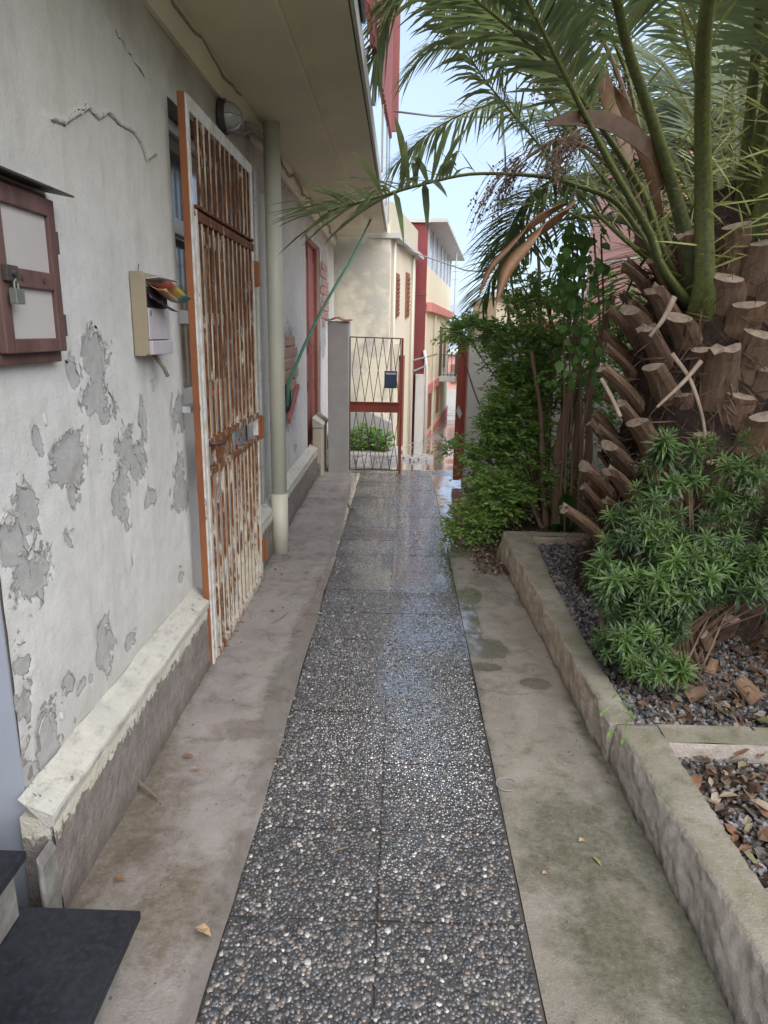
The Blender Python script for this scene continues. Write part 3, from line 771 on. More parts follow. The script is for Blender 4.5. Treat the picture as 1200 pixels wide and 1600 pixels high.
# plinth and ledge
b = MB()
for (y0, y1, xf) in ((1.58, 3.20, -0.915), (4.46, 7.70, -0.925), (8.8, 10.45, -0.92)):
    us, vs = span(y0, y1, .02 if y0 < 3 else .05), span(-0.03, 0.335, .02)
    def f(y, z, xf=xf):
        p = np.stack([y, z, 0 * y], -1)
        return np.stack([xf - 0.035 * (0.335 - z) * 0 + 0.010 * (fbm(p, 6, 4, 61) - .5) * 2 + 0.005 * (fbm(p, 50, 3, 63) - .5), y, z], -1)
    P, Fq = grid(us, vs, f); b.add(P, Fq)
    b.box(-1.007, xf - .012, y0, y1, -0.03, .33)
b.build('plinth', MAT['plinth'], house, fix=False, smooth=False)
b = MB()
for (y0, y1, xf) in ((1.575, 3.205, -0.915), (4.455, 7.70, -0.925), (8.8, 10.45, -0.92)):
    us = span(y0, y1, .03)
    prof = [(-1.002, .392), (-0.985, .378), (xf + .004, .348), (xf + .006, .338), (xf + .002, .312), (xf - .012, .308)]
    V, Fc = [], []
    for i, yy in enumerate(us):
        for (px, pz) in prof:
            jx = 0.008 * float(vnoise([[yy * 9, px * 40, 3.]])[0] - .5)
            V.append((px + jx, yy, pz + 0.010 * float(vnoise([[yy * 7, pz * 30, 9.]])[0] - .5)))
    n_ = len(prof)
    for i in range(len(us) - 1):
        for j in range(n_ - 1): Fc.append((i * n_ + j, (i + 1) * n_ + j, (i + 1) * n_ + j + 1, i * n_ + j + 1))
    Fc.append(tuple(range(n_))); Fc.append(tuple(range((len(us) - 1) * n_ + n_ - 1, (len(us) - 1) * n_ - 1, -1)))
    b.add(V, Fc)
b.build('ledge', MAT['ledge'], house, smooth=False)
# pilaster base just past the red door
b = MB(); b.box(-0.99, -0.885, 7.80, 8.40, 0, 0.56)
b.build('pilaster_base', MAT['pillar_cream'], house, bevel=.008)
b = MB(); b.prism([(-0.99, .563), (-0.872, .563), (-0.872, .60), (-0.99, .68)], 'y', 7.79, 8.41)
b.build('pilaster_cap', MAT['ledge'], house, bevel=.004)
# balcony slab (soffit) with drip step, edge strip and gutter
b = MB(); b.box(-1.0, -0.54, -6.0, 10.5, 2.925, 3.10)
b.build('balcony_slab', MAT['soffit'], house, bevel=.01)
b = MB(); b.prism([(-0.54, 2.955), (-0.505, 2.985), (-0.262, 2.99), (-0.255, 3.10), (-0.54, 3.10)], 'y', -6.0, 10.5)
b.build('slab_edge', MAT['soffit'], house)
b = MB(); b.box(-0.254, -0.235, -6.0, 10.5, 2.985, 3.115)
b.build('edge_strip', MAT['pale'], house, bevel=.003)
b = MB(); b.tube([(-0.222, -6, 3.105), (-0.222, 3.9, 3.105)], .014, 8)
b.build('gutter', MAT['navy'], house, smooth=True)
b = MB(); b.prism([(-1.0, 2.80), (-0.975, 2.80), (-0.95, 2.925), (-1.0, 2.925)], 'y', 1.6, 10.48)
b.build('cornice', MAT['soffit'], house)
# upper storey, set back, behind the balcony
b = MB(); b.box(-7.0, -1.15, -6.0, 10.4, 3.10, 6.2)
b.build('upper_storey', MAT['cream'], house)
# balcony posts and red sheet screen
def post(y, z1, w=.010):
    b = MB(); b.box(-0.235, -0.235 + 2 * w, y - w, y + w, 3.10, z1); b.build('balcony_post', MAT['greycable'], house, bevel=.003)
for y_, z_ in ((2.0, 4.6), (3.6, 5.2), (5.2, 5.5), (7.2, 6.0), (9.0, 6.3), (10.35, 7.0)): post(y_, z_)
k_ = 0
yy = 3.2
while yy < 10.3:
    zb = 3.17 + max(0, yy - 3.9) * 0.16
    zt = 8.0
    b = MB()
    if 5.0 < yy < 5.6:
        yy += 0.31; continue
    V = []
    xs_ = [-0.225, -0.205, -0.205, -0.225, -0.225]
    for j, t in enumerate((0, .25, .5, .75, 1)):
        V.append((xs_[j] + (0.01 if j in (1, 2) else 0), yy + t * .30, zb)); V.append((xs_[j] + (0.01 if j in (1, 2) else 0), yy + t * .30, zt))
    V2 = [(v[0] - .004, v[1], v[2]) for v in V]
    Fc = [(2 * j, 2 * j + 2, 2 * j + 3, 2 * j + 1) for j in range(4)]
    b.add(V, Fc); b.add(V2, [f_[::-1] for f_ in Fc]); b.add([V[0], V[1], V2[1], V2[0]], [(0, 1, 2, 3)]); b.add([V[-2], V[-1], V2[-1], V2[-2]], [(0, 1, 2, 3)])
    b.build('red_sheet', MAT['redsheet'], house); yy += 0.305
b = MB(); b.box(-0.20, -0.11, 10.30, 10.36, 4.25, 8.2)
b.build('red_end_panel', MAT['redsheet'], house)
# curled paint flakes along the long crack
def flake(y, z, L_, h, curl, ang):
    b = MB(); V = []; nn = 5
    ca, sa = math.cos(ang), math.sin(ang); wx0 = float(wall_x(y, z)[0])
    for i in range(nn):
        t = i / (nn - 1); yy_ = (t - .5) * L_; wv = (math.sin(t * math.pi) ** .6) * h * random.uniform(.75, 1.1)
        for j in range(3):
            s_ = j / 2; out = curl * s_ ** 1.6
            ly, lz = yy_, -wv * 0.4 + wv * s_
            V.append((wx0 + .001 + out, y + ly * ca - lz * sa, z + ly * sa + lz * ca))
    Fc = [(i * 3 + j, (i + 1) * 3 + j, (i + 1) * 3 + j + 1, i * 3 + j + 1) for i in range(nn - 1) for j in range(2)]
    b.add(V, Fc); o = b.build('paint_flake', MAT['flake'], house, smooth=True)
    so = o.modifiers.new('thick', 'SOLIDIFY'); so.thickness = .002
for (a, c), (a2, c2) in zip(CR[:-1], CR[1:]):
    for q in range(2):
        t = (q + .5) / 2
        flake(a + t * (a2 - a), c + t * (c2 - c) - .008, math.hypot(a2 - a, c2 - c) * .60, .012, random.uniform(.003, .008), math.atan2(c2 - c, a2 - a))
for seg in (CR, [(2.67, 2.60), (2.75, 2.585), (2.83, 2.57), (2.96, 2.55)], [(2.305, 1.63), (2.335, 1.58), (2.35, 1.47), (2.37, 1.41), (2.43, 1.37), (2.47, 1.30), (2.53, 1.21), (2.60, 1.13), (2.66, 1.03)], [(2.08, 1.53), (2.14, 1.52), (2.165, 1.47)], [(1.74, 1.12), (1.76, 1.0), (1.77, .93)], [(2.42, 1.16), (2.40, 1.06), (2.385, .97)], [(2.62, 1.33), (2.645, 1.26), (2.67, 1.18)], [(1.70, 2.25), (1.76, 2.05), (1.80, 1.98)]):
    pts_ = []
    for (a, c), (a2, c2) in zip(seg[:-1], seg[1:]):
        for t in (0, .25, .5, .75): pts_.append((a + t * (a2 - a) + random.uniform(-.006, .006), c + t * (c2 - c) + random.uniform(-.009, .009)))
    V = []
    for i, (a, c) in enumerate(pts_):
        hw = random.choice([.0004, .001, .0022, .004]); wx_ = float(wall_x(a, c)[0]) + .0015; V += [(wx_, a, c - .004 - hw), (wx_, a, c - .004 + hw)]
    b = MB(); b.add(V, [(2 * i, 2 * i + 2, 2 * i + 3, 2 * i + 1) for i in range(len(pts_) - 1)]); b.build('crack', MAT['black'], house)
for (a, c, ra, rb) in PATCH[:30]:
    for q in range(3 if ra > .05 else 1):
        th_ = random.uniform(.3, 2.8); fy_, fz_ = a + ra * .95 * math.cos(th_), c + rb * .95 * math.sin(th_)
        if 1.66 < fy_ < 3.15 and fz_ > .45: flake(fy_, fz_, random.uniform(.018, .045), random.uniform(.008, .016), random.uniform(.003, .009), th_ - math.pi / 2 + random.uniform(-.5, .5))
# exposed bricks (each its own part)
bme = MB(); bme.box(-.045, .0, -.115, .115, -.042, .042); brick_mesh = bme.mesh('brick', MAT['brick'])
import bmesh
_bm = bmesh.new(); _bm.from_mesh(brick_mesh); bmesh.ops.bevel(_bm, geom=list(_bm.edges), offset=.006, segments=1, affect='EDGES'); _bm.to_mesh(brick_mesh); _bm.free()
def brick(y, z, s=1.0):
    o = bpy.data.objects.new('brick', brick_mesh); COL.objects.link(o); o.parent = house
    o.location = (-0.992 + random.uniform(-.006, .010) + 1.0, y - 4.0, z); o.scale = (1, s, 1)
    o.rotation_euler = (random.uniform(-.03, .03), 0, random.uniform(-.03, .03))
for r_ in range(5):
    for q in range(3):
        yy, zz = 6.0 + q * .25 + (.12 if r_ % 2 else 0), 1.14 + r_ * .098
        if (yy - 6.3) ** 2 / .16 + (zz - 1.34) ** 2 / .075 < 1: brick(yy, zz)
for r_ in range(8):
    for q in range(4):
        yy, zz = 8.86 + q * .25 + (.12 if r_ % 2 else 0), 1.72 + r_ * .098
        if (yy - 9.2) ** 2 / .22 + (zz - 2.1) ** 2 / .16 < 1: brick(yy, zz)
# black sheet painted as a hole's shade, red board leaning on it, behind the downpipe
b = MB(); b.box(-.996, -.990, 5.92, 6.30, .93, 1.17); b.build('hole_shade', MAT['black'], house)
b = MB(); b.obox((-.965, 6.28, .99), (.012, 0, 0), (0, .30, .13), (0, -.010, .022)); b.build('red_board', MAT['reddoor'], house, bevel=.003)
# red door in its recess
dr = MB(); dr.box(-1.115, -1.075, 7.50, 8.66, .20, 2.55)
dob = dr.build('door', MAT['reddoor'], house, bevel=.003)
for (y0, y1, z0, z1) in ((7.58, 8.02, .35, .95), (7.58, 8.02, 1.05, 1.35), (7.58, 8.02, 1.45, 2.40), (8.14, 8.58, .35, .95), (8.14, 8.58, 1.05, 1.35), (8.14, 8.58, 1.45, 2.40)):
    b = MB(); b.box(-1.0745, -1.060, y0, y1, z0, z1); b.build('door_panel', MAT['reddoor'], dob, bevel=.008)
b = MB(); b.box(-1.075, -1.052, 8.05, 8.11, 0.22, 2.54); b.build('door_batten', MAT['reddoor'], dob, bevel=.003)
b = MB()
for a in ((7.445, 7.50, .15, 2.574), (8.66, 8.715, .15, 2.574)): b.box(-1.14, -1.03, a[0], a[1], a[2], a[3])
b.box(-1.14, -1.03, 7.50, 8.66, 2.552, 2.574)
b.build('door_frame', MAT['reddoor'], house, bevel=.003)
b = MB(); b.box(-1.20, -0.90, 7.72, 8.78, -.02, .16); b.build('threshold', MAT['marble'], house, bevel=.012)
# glazed white door behind the iron grille
fr = MB()
XW = -1.10
for (y0, y1, z0, z1) in ((3.206, 3.262, .05, 2.55), (4.44, 4.494, .05, 2.55), (3.85, 3.92, .05, 2.06), (3.262, 4.44, 2.06, 2.13), (3.262, 4.44, 2.50, 2.55), (3.262, 3.85, 1.645, 1.71), (3.262, 3.85, 1.25, 1.33), (3.92, 4.44, 1.25, 1.33), (3.92, 4.44, 1.645, 1.71)):
    fr.box(XW - .03, XW + .02, y0, y1, z0, z1)
gd = fr.build('glazed_door', MAT['alu'], house, bevel=.003)
for (y0, y1, z0, z1) in ((3.264, 4.438, 2.132, 2.498), (3.264, 3.848, 1.712, 2.058), (3.264, 3.848, 1.332, 1.643), (3.922, 4.438, 1.712, 2.058), (3.922, 4.438, 1.332, 1.643)):
    b = MB(); b.box(XW - .008, XW, y0, y1, z0, z1); b.build('pane', MAT['glass'], gd)
for (y0, y1) in ((3.264, 3.848), (3.922, 4.438)):
    b = MB(); b.box(XW - .01, XW + .008, y0, y1, .06, 1.248); b.build('lower_panel', MAT['alu'], gd, bevel=.002)
b = MB(); b.box(-1.03, -.965, 3.18, 3.30, 1.245, 1.275); b.build('stop_block', MAT['alu'], house, bevel=.003)
b = MB(); b.box(-1.2, -.93, 3.205, 4.455, -.02, .05); b.build('door_step', MAT['marble'], house, bevel=.006)

# downpipe: part of the house
b = MB(); b.tube([(-.878, 4.95, 0.0), (-.878, 4.95, .46)], .062, 18); b.tube([(-.878, 4.95, .46), (-.876, 4.95, 2.93)], .056, 18)
b.build('downpipe', MAT['pvc'], house, smooth=True)
b = MB(); b.tube([(-.965, 4.78, .42), (-.965, 4.78, 1.9), (-.965, 4.78, 2.60)], .013, 8); b.build('conduit', MAT['ledge'], house, smooth=True)
b = MB(); b.box(-1.002, -.975, 4.70, 4.76, 1.93, 2.85); b.build('wall_fillet', MAT['wall'], house)

# ================================================================== IRON GRILLE DOOR
XG = -0.905
gr = thing('iron_grille_door', 'tall iron bar door, white paint flaking over orange rust, standing just off the left wall', 'security door', (XG, 3.14, 0))
YA, YB, ZG = 3.115, 4.40, 2.555
b = MB(); b.box(XG - .030, XG - .001, YA, YA + .010, 0.0, ZG); b.build('rusty_edge', MAT['orange'], gr, bevel=.002)
b = MB(); b.box(XG - .028, XG + .006, YA + .0105, YA + .045, 0.002, ZG - .002); b.build('near_stile', MAT['rust_paint'], gr, bevel=.003)
b = MB(); b.box(XG - .028, XG + .006, YB - .045, YB, 0.0, ZG); b.build('far_stile', MAT['rust_paint'], gr, bevel=.003)
b = MB(); b.box(XG - .028, XG + .006, YA + .046, YB - .046, ZG - .06, ZG); b.build('top_rail', MAT['rust_paint'], gr, bevel=.003)
b = MB(); b.box(XG - .020, XG + .010, YA + .052, YA + .085, 0.015, 2.12); b.build('leaf_stile', MAT['rust_paint'], gr, bevel=.002)
for (z0, z1, nm) in ((2.128, 2.142, 'transom'), (2.075, 2.115, 'leaf_rail'), (1.085, 1.12, 'leaf_rail'), (.945, .975, 'leaf_rail'), (.012, .045, 'bottom_rail')):
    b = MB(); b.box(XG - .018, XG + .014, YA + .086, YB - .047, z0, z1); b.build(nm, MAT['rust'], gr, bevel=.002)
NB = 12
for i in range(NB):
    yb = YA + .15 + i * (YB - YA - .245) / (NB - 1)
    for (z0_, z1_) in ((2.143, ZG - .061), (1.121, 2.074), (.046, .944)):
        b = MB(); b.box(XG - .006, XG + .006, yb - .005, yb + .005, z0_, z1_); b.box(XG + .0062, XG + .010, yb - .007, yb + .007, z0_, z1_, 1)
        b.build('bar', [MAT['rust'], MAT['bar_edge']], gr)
b = MB()
for i in range(8):
    t = i / 7 * 2 * math.pi
    P_ = [(XG, 3.78 + .035 * math.cos(u_), 1.72 + .05 * math.sin(u_)) for u_ in (t, t + .45, t + .9)]
    b.tube(P_, .006, 5)
b.build('ring_ornament', MAT['rust'], gr)
b = MB(); b.box(XG - .028, XG - .004, YA + .25, YA + .62, .976, 1.084); b.build('lock_case', MAT['rust'], gr, bevel=.004)
b = MB(); b.tube([(XG + .012, 3.20, 1.105), (XG + .04, 3.21, 1.10), (XG + .045, 3.34, 1.085)], .011, 8); b.build('handle', MAT['darkiron'], gr, smooth=True)
b = MB(); b.obox((XG - .01, 3.95, 1.03), (.004, 0, 0), (0, .12, .045), (0, -.003, .008)); b.build('brace', MAT['rust'], gr)
for zh in (1.95, 1.02, .20):
    b = MB(); b.box(XG + .0065, XG + .022, YB - .03, YB + .012, zh - .075, zh + .075); b.tube([(XG + .022, YB + .012, zh - .07), (XG + .022, YB + .012, zh + .07)], .011, 8)
    b.build('hinge', MAT['orange'], gr)
b = MB()
for i in range(11):
    b.obox((XG + .01, YA + .2 + i * .1 + random.uniform(-.02, .02), .006), (.02 * random.random() + .006, .01, 0), (-.004, .006, 0), (0, 0, .003))
b.build('rust_crumbs', MAT['orange'], gr, kind='stuff')

# ================================================================== WALL CABINET
cab = thing('meter_cabinet', 'brown framed wall cabinet with two pale grey panels under a small tin hood', 'cabinet', (-1.0, 1.9, 1.52))
cy0, cy1, cz0, cz1 = 1.66, 2.005, 1.525, 1.965
b = MB(); b.box(-1.0, -.972, cy0, cy1, cz0, cz1); b.build('box', MAT['frame_brown'], cab, bevel=.003)
b = MB()
for a in ((cy0 + .03, cy0 + .072, cz0 + .03, cz1 - .015), (cy1 - .045, cy1 - .008, cz0 + .03, cz1 - .015)): b.box(-.971, -.950, *a)
for a in ((cz0 + .03, cz0 + .065), (1.715, 1.76), (cz1 - .06, cz1 - .015)): b.box(-.971, -.950, cy0 + .0725, cy1 - .0455, a[0], a[1])
b.build('door_frame', MAT['frame_brown'], cab, bevel=.003)
for a in ((cz0 + .065, 1.715), (1.76, cz1 - .06)):
    b = MB(); b.box(-.971, -.962, cy0 + .072, cy1 - .045, a[0], a[1]); b.build('panel', MAT['panel_grey'], cab)
for zh in (cz0 + .10, cz1 - .12):
    b = MB(); b.box(-.972, -.957, cy1 - .006, cy1 + .018, zh - .03, zh + .03); b.build('hinge', MAT['tin'], cab, bevel=.002)
b = MB(); b.obox((-.962, 1.825, 1.977), (.046, 0, -.008), (0, .225, 0), (.0005, 0, .0025)); b.build('tin_hood', MAT['tin'], cab)
b = MB(); b.box(-.9495, -.935, 1.700, 1.752, 1.725, 1.762); b.tube([(-.938, 1.725, 1.745), (-.925, 1.725, 1.742)], .008, 6); b.build('hasp', MAT['tin'], cab, bevel=.002)
for yy in (1.79, 1.90):
    b = MB(); b.tube([(-.951, yy, 1.738), (-.946, yy, 1.738)], .007, 8); b.build('rivet', MAT['tin'], cab)
b = MB(); b.box(-.940, -.922, 1.706, 1.744, 1.672, 1.708)
b.tube([(-.931, 1.717, 1.705), (-.931, 1.717, 1.722), (-.931, 1.725, 1.730), (-.931, 1.733, 1.722), (-.931, 1.733, 1.705)], .0032, 6)
tag(b.build('padlock', MAT['brass'], None, bevel=.002), 'small grey padlock hanging from the hasp of the brown cabinet', 'padlock')

# ================================================================== MAILBOX
mb_ = thing('mailbox', 'tan mailbox with silvery front, fixed to the peeling wall with flyers stuffed in its slot', 'mailbox', (-1.0, 2.6, 1.54))
my0, my1, mz0, mz1 = 2.625, 2.875, 1.52, 1.822
b = MB()
pr_ = [(-.996, mz0), (-.955, mz0), (-.943, mz0 + .012), (-.940, mz1 - .014), (-.95, mz1), (-.996, mz1)]
b.prism([(x_, z_) for x_, z_ in pr_], 'y', my0, my0 + .012)
b.build('side_panel', MAT['mail_side'], mb_, bevel=.002)
b = MB(); b.box(-.995, -.950, my0 + .0122, my1, mz0 + .002, mz1 - .003); b.build('body', MAT['mail_side'], mb_, bevel=.003)
b = MB(); b.box(-.9495, -.938, my0 + .014, my1 - .004, mz0 + .06, mz0 + .175); b.build('front_door', MAT['mail_front'], mb_, bevel=.002)
b = MB(); b.box(-.9495, -.930, my0 + .014, my1 - .004, mz0 + .004, mz0 + .056); b.build('front_base', MAT['mail_front'], mb_, bevel=.003)
b = MB(); b.box(-.9495, -.943, my0 + .014, my1 - .004, mz0 + .178, mz1 - .052); b.build('slot', MAT['black'], mb_)
b = MB(); b.obox((-.922, (my0 + my1) / 2 + .003, mz1 - .022), (.030, 0, .004), (0, .114, 0), (.002, 0, -.0015)); b.build('flap', MAT['mail_front'], mb_, bevel=.001)
b = MB(); b.box(-.9375, -.9365, my0 + .03, my0 + .037, mz0 + .145, mz0 + .165); b.build('keyhole', MAT['black'], mb_)
b = MB(); b.tube([(-.99, my0 + .07, mz1 - .002), (-.98, my0 + .06, mz1 + .03)], .0018, 5); b.build('hook', MAT['darkiron'], mb_)
b = MB(); b.tube([(-.975, 2.77, mz0 - .0), (-.95, 2.80, mz0 - .05), (-.94, 2.815, mz0 - .085)], .008, 8); b.build('bracket_rod', MAT['twig'], mb_)
def flyer(name, cols, pts, label):
    b = MB(); V = []
    for (c, ax, ay) in pts:
        pass
    return b
def paper(mat, c, ax, ay, bend, label, cat='flyer'):
    c, ax, ay = np.array(c), np.array(ax), np.array(ay); n_ = np.cross(ax, ay); n_ /= np.linalg.norm(n_)
    b = MB(); V = []; nn = 6
    for i in range(nn):
        for j in range(nn):
            u_, v_ = i / (nn - 1) * 2 - 1, j / (nn - 1) * 2 - 1
            V.append(c + u_ * ax + v_ * ay + n_ * (bend * (u_ * u_) + .004 * random.uniform(-1, 1)))
    Fc = [(i * nn + j, (i + 1) * nn + j, (i + 1) * nn + j + 1, i * nn + j + 1) for i in range(nn - 1) for j in range(nn - 1)]
    b.add(V, Fc); o = b.build('flyer', mat, None, smooth=True)
    s_ = o.modifiers.new('t', 'SOLIDIFY'); s_.thickness = .0012
    tag(o, label, cat); return o
def flyermat(name, stops, ax='y'):
    n = N(name); g = n.node('ShaderNodeTexCoord').outputs['Generated']
    e = n.sep(g)[1]; f = n.math('ADD', e, n.math('MULTIPLY', n.math('SUBTRACT', n.noise(26, 3, vec=n.pos), .5), .25))
    return n.done(n.bsdf(n.ramp(f, stops), .45, None, 0, .4, coat=None))
fm1 = flyermat('printed_flyer', [(0.0, (.20, .04, .04)), (.3, (.35, .10, .06)), (.5, (.55, .40, .08)), (.68, (.45, .40, .10)), (.8, (.08, .22, .26)), (1, (.06, .16, .20))])
fm2 = flyermat('peach_flyer', [(0.0, (.55, .30, .18)), (.5, (.72, .46, .30)), (1, (.60, .34, .2))])
fm3 = flyermat('dark_flyer', [(0.0, (.035, .02, .04)), (.7, (.05, .03, .06)), (1, (.12, .10, .14))])
paper(fm1, (-.905, 2.80, 1.752), (.040, .0, .008), (.012, .10, -.028), .010, 'glossy red, yellow and teal folded flyer, uppermost in the mailbox slot')
paper(fm2, (-.912, 2.73, 1.748), (.035, 0, -.012), (.006, .055, -.020), .008, 'torn peach coloured flyer under the glossy one in the mailbox slot')
paper(fm3, (-.918, 2.72, 1.712), (.030, 0, -.020), (.006, .075, -.016), .010, 'crumpled dark purple flyer sagging from the mailbox slot')

# ================================================================== WALL LAMP + CONDUIT
lp = thing('wall_lamp', 'round glass bulkhead lamp with wire guard, on the sooty wall above the iron door', 'lamp', (-1.0, 4.05, 2.72))
b = MB()
def dome(c, r, h, n_=16, mth=6, yz=1.0):
    V = []
    for i in range(mth + 1):
        a = i / mth * math.pi / 2
        for j in range(n_):
            t = j / n_ * 2 * math.pi
            V.append((c[0] + h * math.sin(a), c[1] + r * math.cos(a) * math.cos(t) * yz, c[2] + r * math.cos(a) * math.sin(t)))
    Fc = [(i * n_ + j, i * n_ + (j + 1) % n_, (i + 1) * n_ + (j + 1) % n_, (i + 1) * n_ + j) for i in range(mth) for j in range(n_)]
    return V, Fc
V, Fc = dome((-.955, 4.08, 2.72), .072, .075, yz=1.15); b.add(V, Fc); b.build('glass', MAT['lampglass'], lp, smooth=True)
b = MB(); b.tube([(-.992, 4.08, 2.72), (-.956, 4.08, 2.72)], .086, 20); b.build('base', MAT['tin'], lp, bevel=.004)
b = MB()
for a in (0, math.pi / 3, 2 * math.pi / 3):
    b.tube([(-.955 + .08 * math.sin(q * math.pi / 8), 4.08 + 1.15 * .077 * math.cos(q * math.pi / 8) * math.cos(a), 2.72 + .077 * math.cos(q * math.pi / 8) * math.sin(a)) for q in range(9)], .0025, 5)
b.build('guard', MAT['greycable'], lp)
cb = MB()
cb.tube([(-.965, 4.18, 2.68), (-.955, 4.3, 2.70), (-.945, 4.45, 2.735), (-.94, 4.62, 2.80)], .012, 8)
cb.tube([(-.94, 4.60, 2.80), (-.93, 4.85, 2.82), (-.93, 5.2, 2.86)], .02, 8)
cb.box(-.97, -.915, 4.56, 4.66, 2.775, 2.83)
tag(cb.build('lamp_conduit', MAT['mortar'], None), 'dirty conduit and junction box running from the wall lamp to the downpipe', 'conduit')
cb = MB(); P_ = [(-.955, yy, 2.905 + .012 * math.sin(yy * 9) + .006 * math.sin(yy * 23)) for yy in np.arange(1.7, 4.5, .1)]
cb.tube(P_, .008, 6); tag(cb.build('ceiling_cable', MAT['mortar'], None, smooth=True), 'thin dusty cable pinned along the corner between wall and slab', 'cable')
cb = MB(); P_ = [(-.945 + .01 * math.sin(yy * 5), yy, 2.875 + .022 * math.sin(yy * 7) + .012 * math.sin(yy * 17)) for yy in np.arange(5.2, 10.4, .09)]
cb.tube(P_, .009, 6); tag(cb.build('sagging_cable', MAT['mortar'], None, smooth=True), 'wavy brown cable sagging under the slab above the red door', 'cable')
b = MB(); b.tube([(-.93, 5.72, 1.02), (-.925, 5.75, 1.20), (-.87, 6.35, 1.50), (-.80, 7.0, 1.80), (-.70, 7.6, 2.10), (-.60, 8.1, 2.36), (-.50, 8.6, 2.66), (-.42, 9.2, 2.97)], .014, 10)
tag(b.build('green_hose', MAT['green'], None, smooth=True), 'green hose stretched slantwise from a hole in the wall up to the slab edge', 'hose')

# ================================================================== BLACK STONE STEPS
stp = thing('entrance_steps', 'two black stone treads on chipped risers at the lower left doorway', 'steps', (-.9, 1.2, 0))
b = MB(); b.box(-1.6, -.635, -.2, 1.44, .155, .18); b.build('lower_tread', MAT['slate'], stp, bevel=.004)
b = MB(); b.box(-1.6, -.905, -.2, 1.43, .335, .36); b.build('upper_tread', MAT['slate'], stp, bevel=.004)
b = MB(); b.box(-1.6, -.69, -.2, 1.415, 0, .1545); b.build('lower_riser', MAT['marble'], stp, bevel=.006)
b = MB(); b.box(-1.6, -.93, -.2, 1.41, .181, .3345); b.build('upper_riser', MAT['marble'], stp, bevel=.006)
b = MB(); b.obox((-.672, 1.14, .085), (.014, 0, 0), (0, .055, .01), (.004, -.012, .062)); b.build('riser_chip', MAT['marble'], stp, bevel=.006)
b = MB(); b.prism([(-.93, .0), (-.918, .0), (-.914, .24), (-.93, .27)], 'y', 1.50, 1.585); b.build('broken_edge', MAT['marble'], stp, bevel=.006)

# ================================================================== GATE, PILLAR, POSTS
pl = thing('gate_pillar', 'grey cement gate pillar with a wavy terracotta tile cap', 'pillar', (-.715, 8.15, 0))
b = MB(); b.box(-.835, -.598, 8.02, 8.30, 0, 1.725); b.build('shaft', MAT['pillar'], pl, bevel=.008)
b = MB(); V = []; nn = 16
for i in range(nn + 1):
    t = i / nn; xx = -.86 + t * .285
    zz = 1.735 + .028 * max(0, math.sin((t * 2.0 - .35) * math.pi)) 
    V += [(xx, 7.995, zz), (xx, 8.33, zz + .012), (xx, 7.995, zz + .016), (xx, 8.33, zz + .028)]
Fc = []
for i in range(nn):
    k = 4 * i
    Fc += [(k, k + 4, k + 5, k + 1), (k + 2, k + 3, k + 7, k + 6), (k, k + 2, k + 6, k + 4), (k + 1, k + 5, k + 7, k + 3)]
Fc += [(0, 1, 3, 2), (4 * nn, 4 * nn + 2, 4 * nn + 3, 4 * nn + 1)]
b.add(V, Fc); b.build('tile_cap', MAT['terracotta'], pl)
b = MB(); b.box(-.83, -.603, 8.03, 8.29, 1.7255, 1.735); b.build('mortar_bed', MAT['pillar'], pl)

gt = thing('lattice_gate', 'low iron gate of thin diamond lattice with a red plate across its middle', 'gate', (-.28, 8.12, 0))
GX0, GX1, GY = -.590, .022, 8.12
b = MB(); b.tube([(GX0, GY, 1.565), (GX1 - .01, GY, 1.555)], .0075, 6); b.build('top_rail', MAT['darkiron'], gt)
b = MB(); b.tube([(GX0, GY, .03), (GX1 - .02, GY, .03)], .0075, 6); b.build('bottom_rail', MAT['darkiron'], gt)
b = MB(); b.tube([(GX0 + .002, GY, .03), (GX0 + .002, GY, 1.565)], .006, 6); b.build('hinge_post', MAT['darkiron'], gt)
b = MB(); b.box(GX1 - .026, GX1, GY - .012, GY + .012, 0.0, 1.56); b.build('latch_post', MAT['oxide'], gt, bevel=.002)
b = MB(); b.box(GX0, GX1 - .028, GY - .006, GY + .006, .715, .835); b.box(GX0, GX1 - .028, GY - .02, GY - .0065, .823, .835); b.box(GX0, GX1 - .028, GY - .016, GY - .0065, .715, .722)
b.build('middle_plate', MAT['oxide'], gt, bevel=.001)
b = MB(); b.box(GX1 - .05, GX1 - .027, GY - .02, GY + .01, 1.31, 1.37); b.build('lock', MAT['darkiron'], gt, bevel=.002)
b = MB(); b.tube([(GX1 - .012, GY, .0), (GX1 - .012, GY, -.03)], .006, 6); b.build('drop_bolt', MAT['darkiron'], gt)
for (z0, z1) in ((.035, .714), (.836, 1.558)):
    zm = (z0 + z1) / 2
    npk = 6; sp = .108
    for i in range(npk):
        xc = GX0 + .075 + i * .1005
        for s_ in (-1, 1):
            pts = [(xc, GY + .004 * s_, z0), (min(max(xc + s_ * .0503, GX0 + .004), GX1 - .03), GY + .004 * s_, zm), (xc, GY + .004 * s_, z1)]
            b = MB(); b.tube(pts, .0042, 5); b.build('lattice_bar', MAT['darkiron'], gt)
gb = thing('gate_letterbox', 'small navy letterbox hung on the lattice gate', 'letterbox', (-.11, 8.07, 1.0))
b = MB(); b.box(-.19, -.045, 8.05, 8.105, 1.0, 1.195); b.build('case', MAT['navy'], gb, bevel=.006)
b = MB(); b.box(-.175, -.06, 8.044, 8.0495, 1.155, 1.175); b.build('slot_flap', MAT['mail_front'], gb, bevel=.001)
b = MB(); b.box(-.178, -.057, 8.044, 8.0495, 1.02, 1.145); b.build('front_plate', MAT['navy'], gb, bevel=.002)

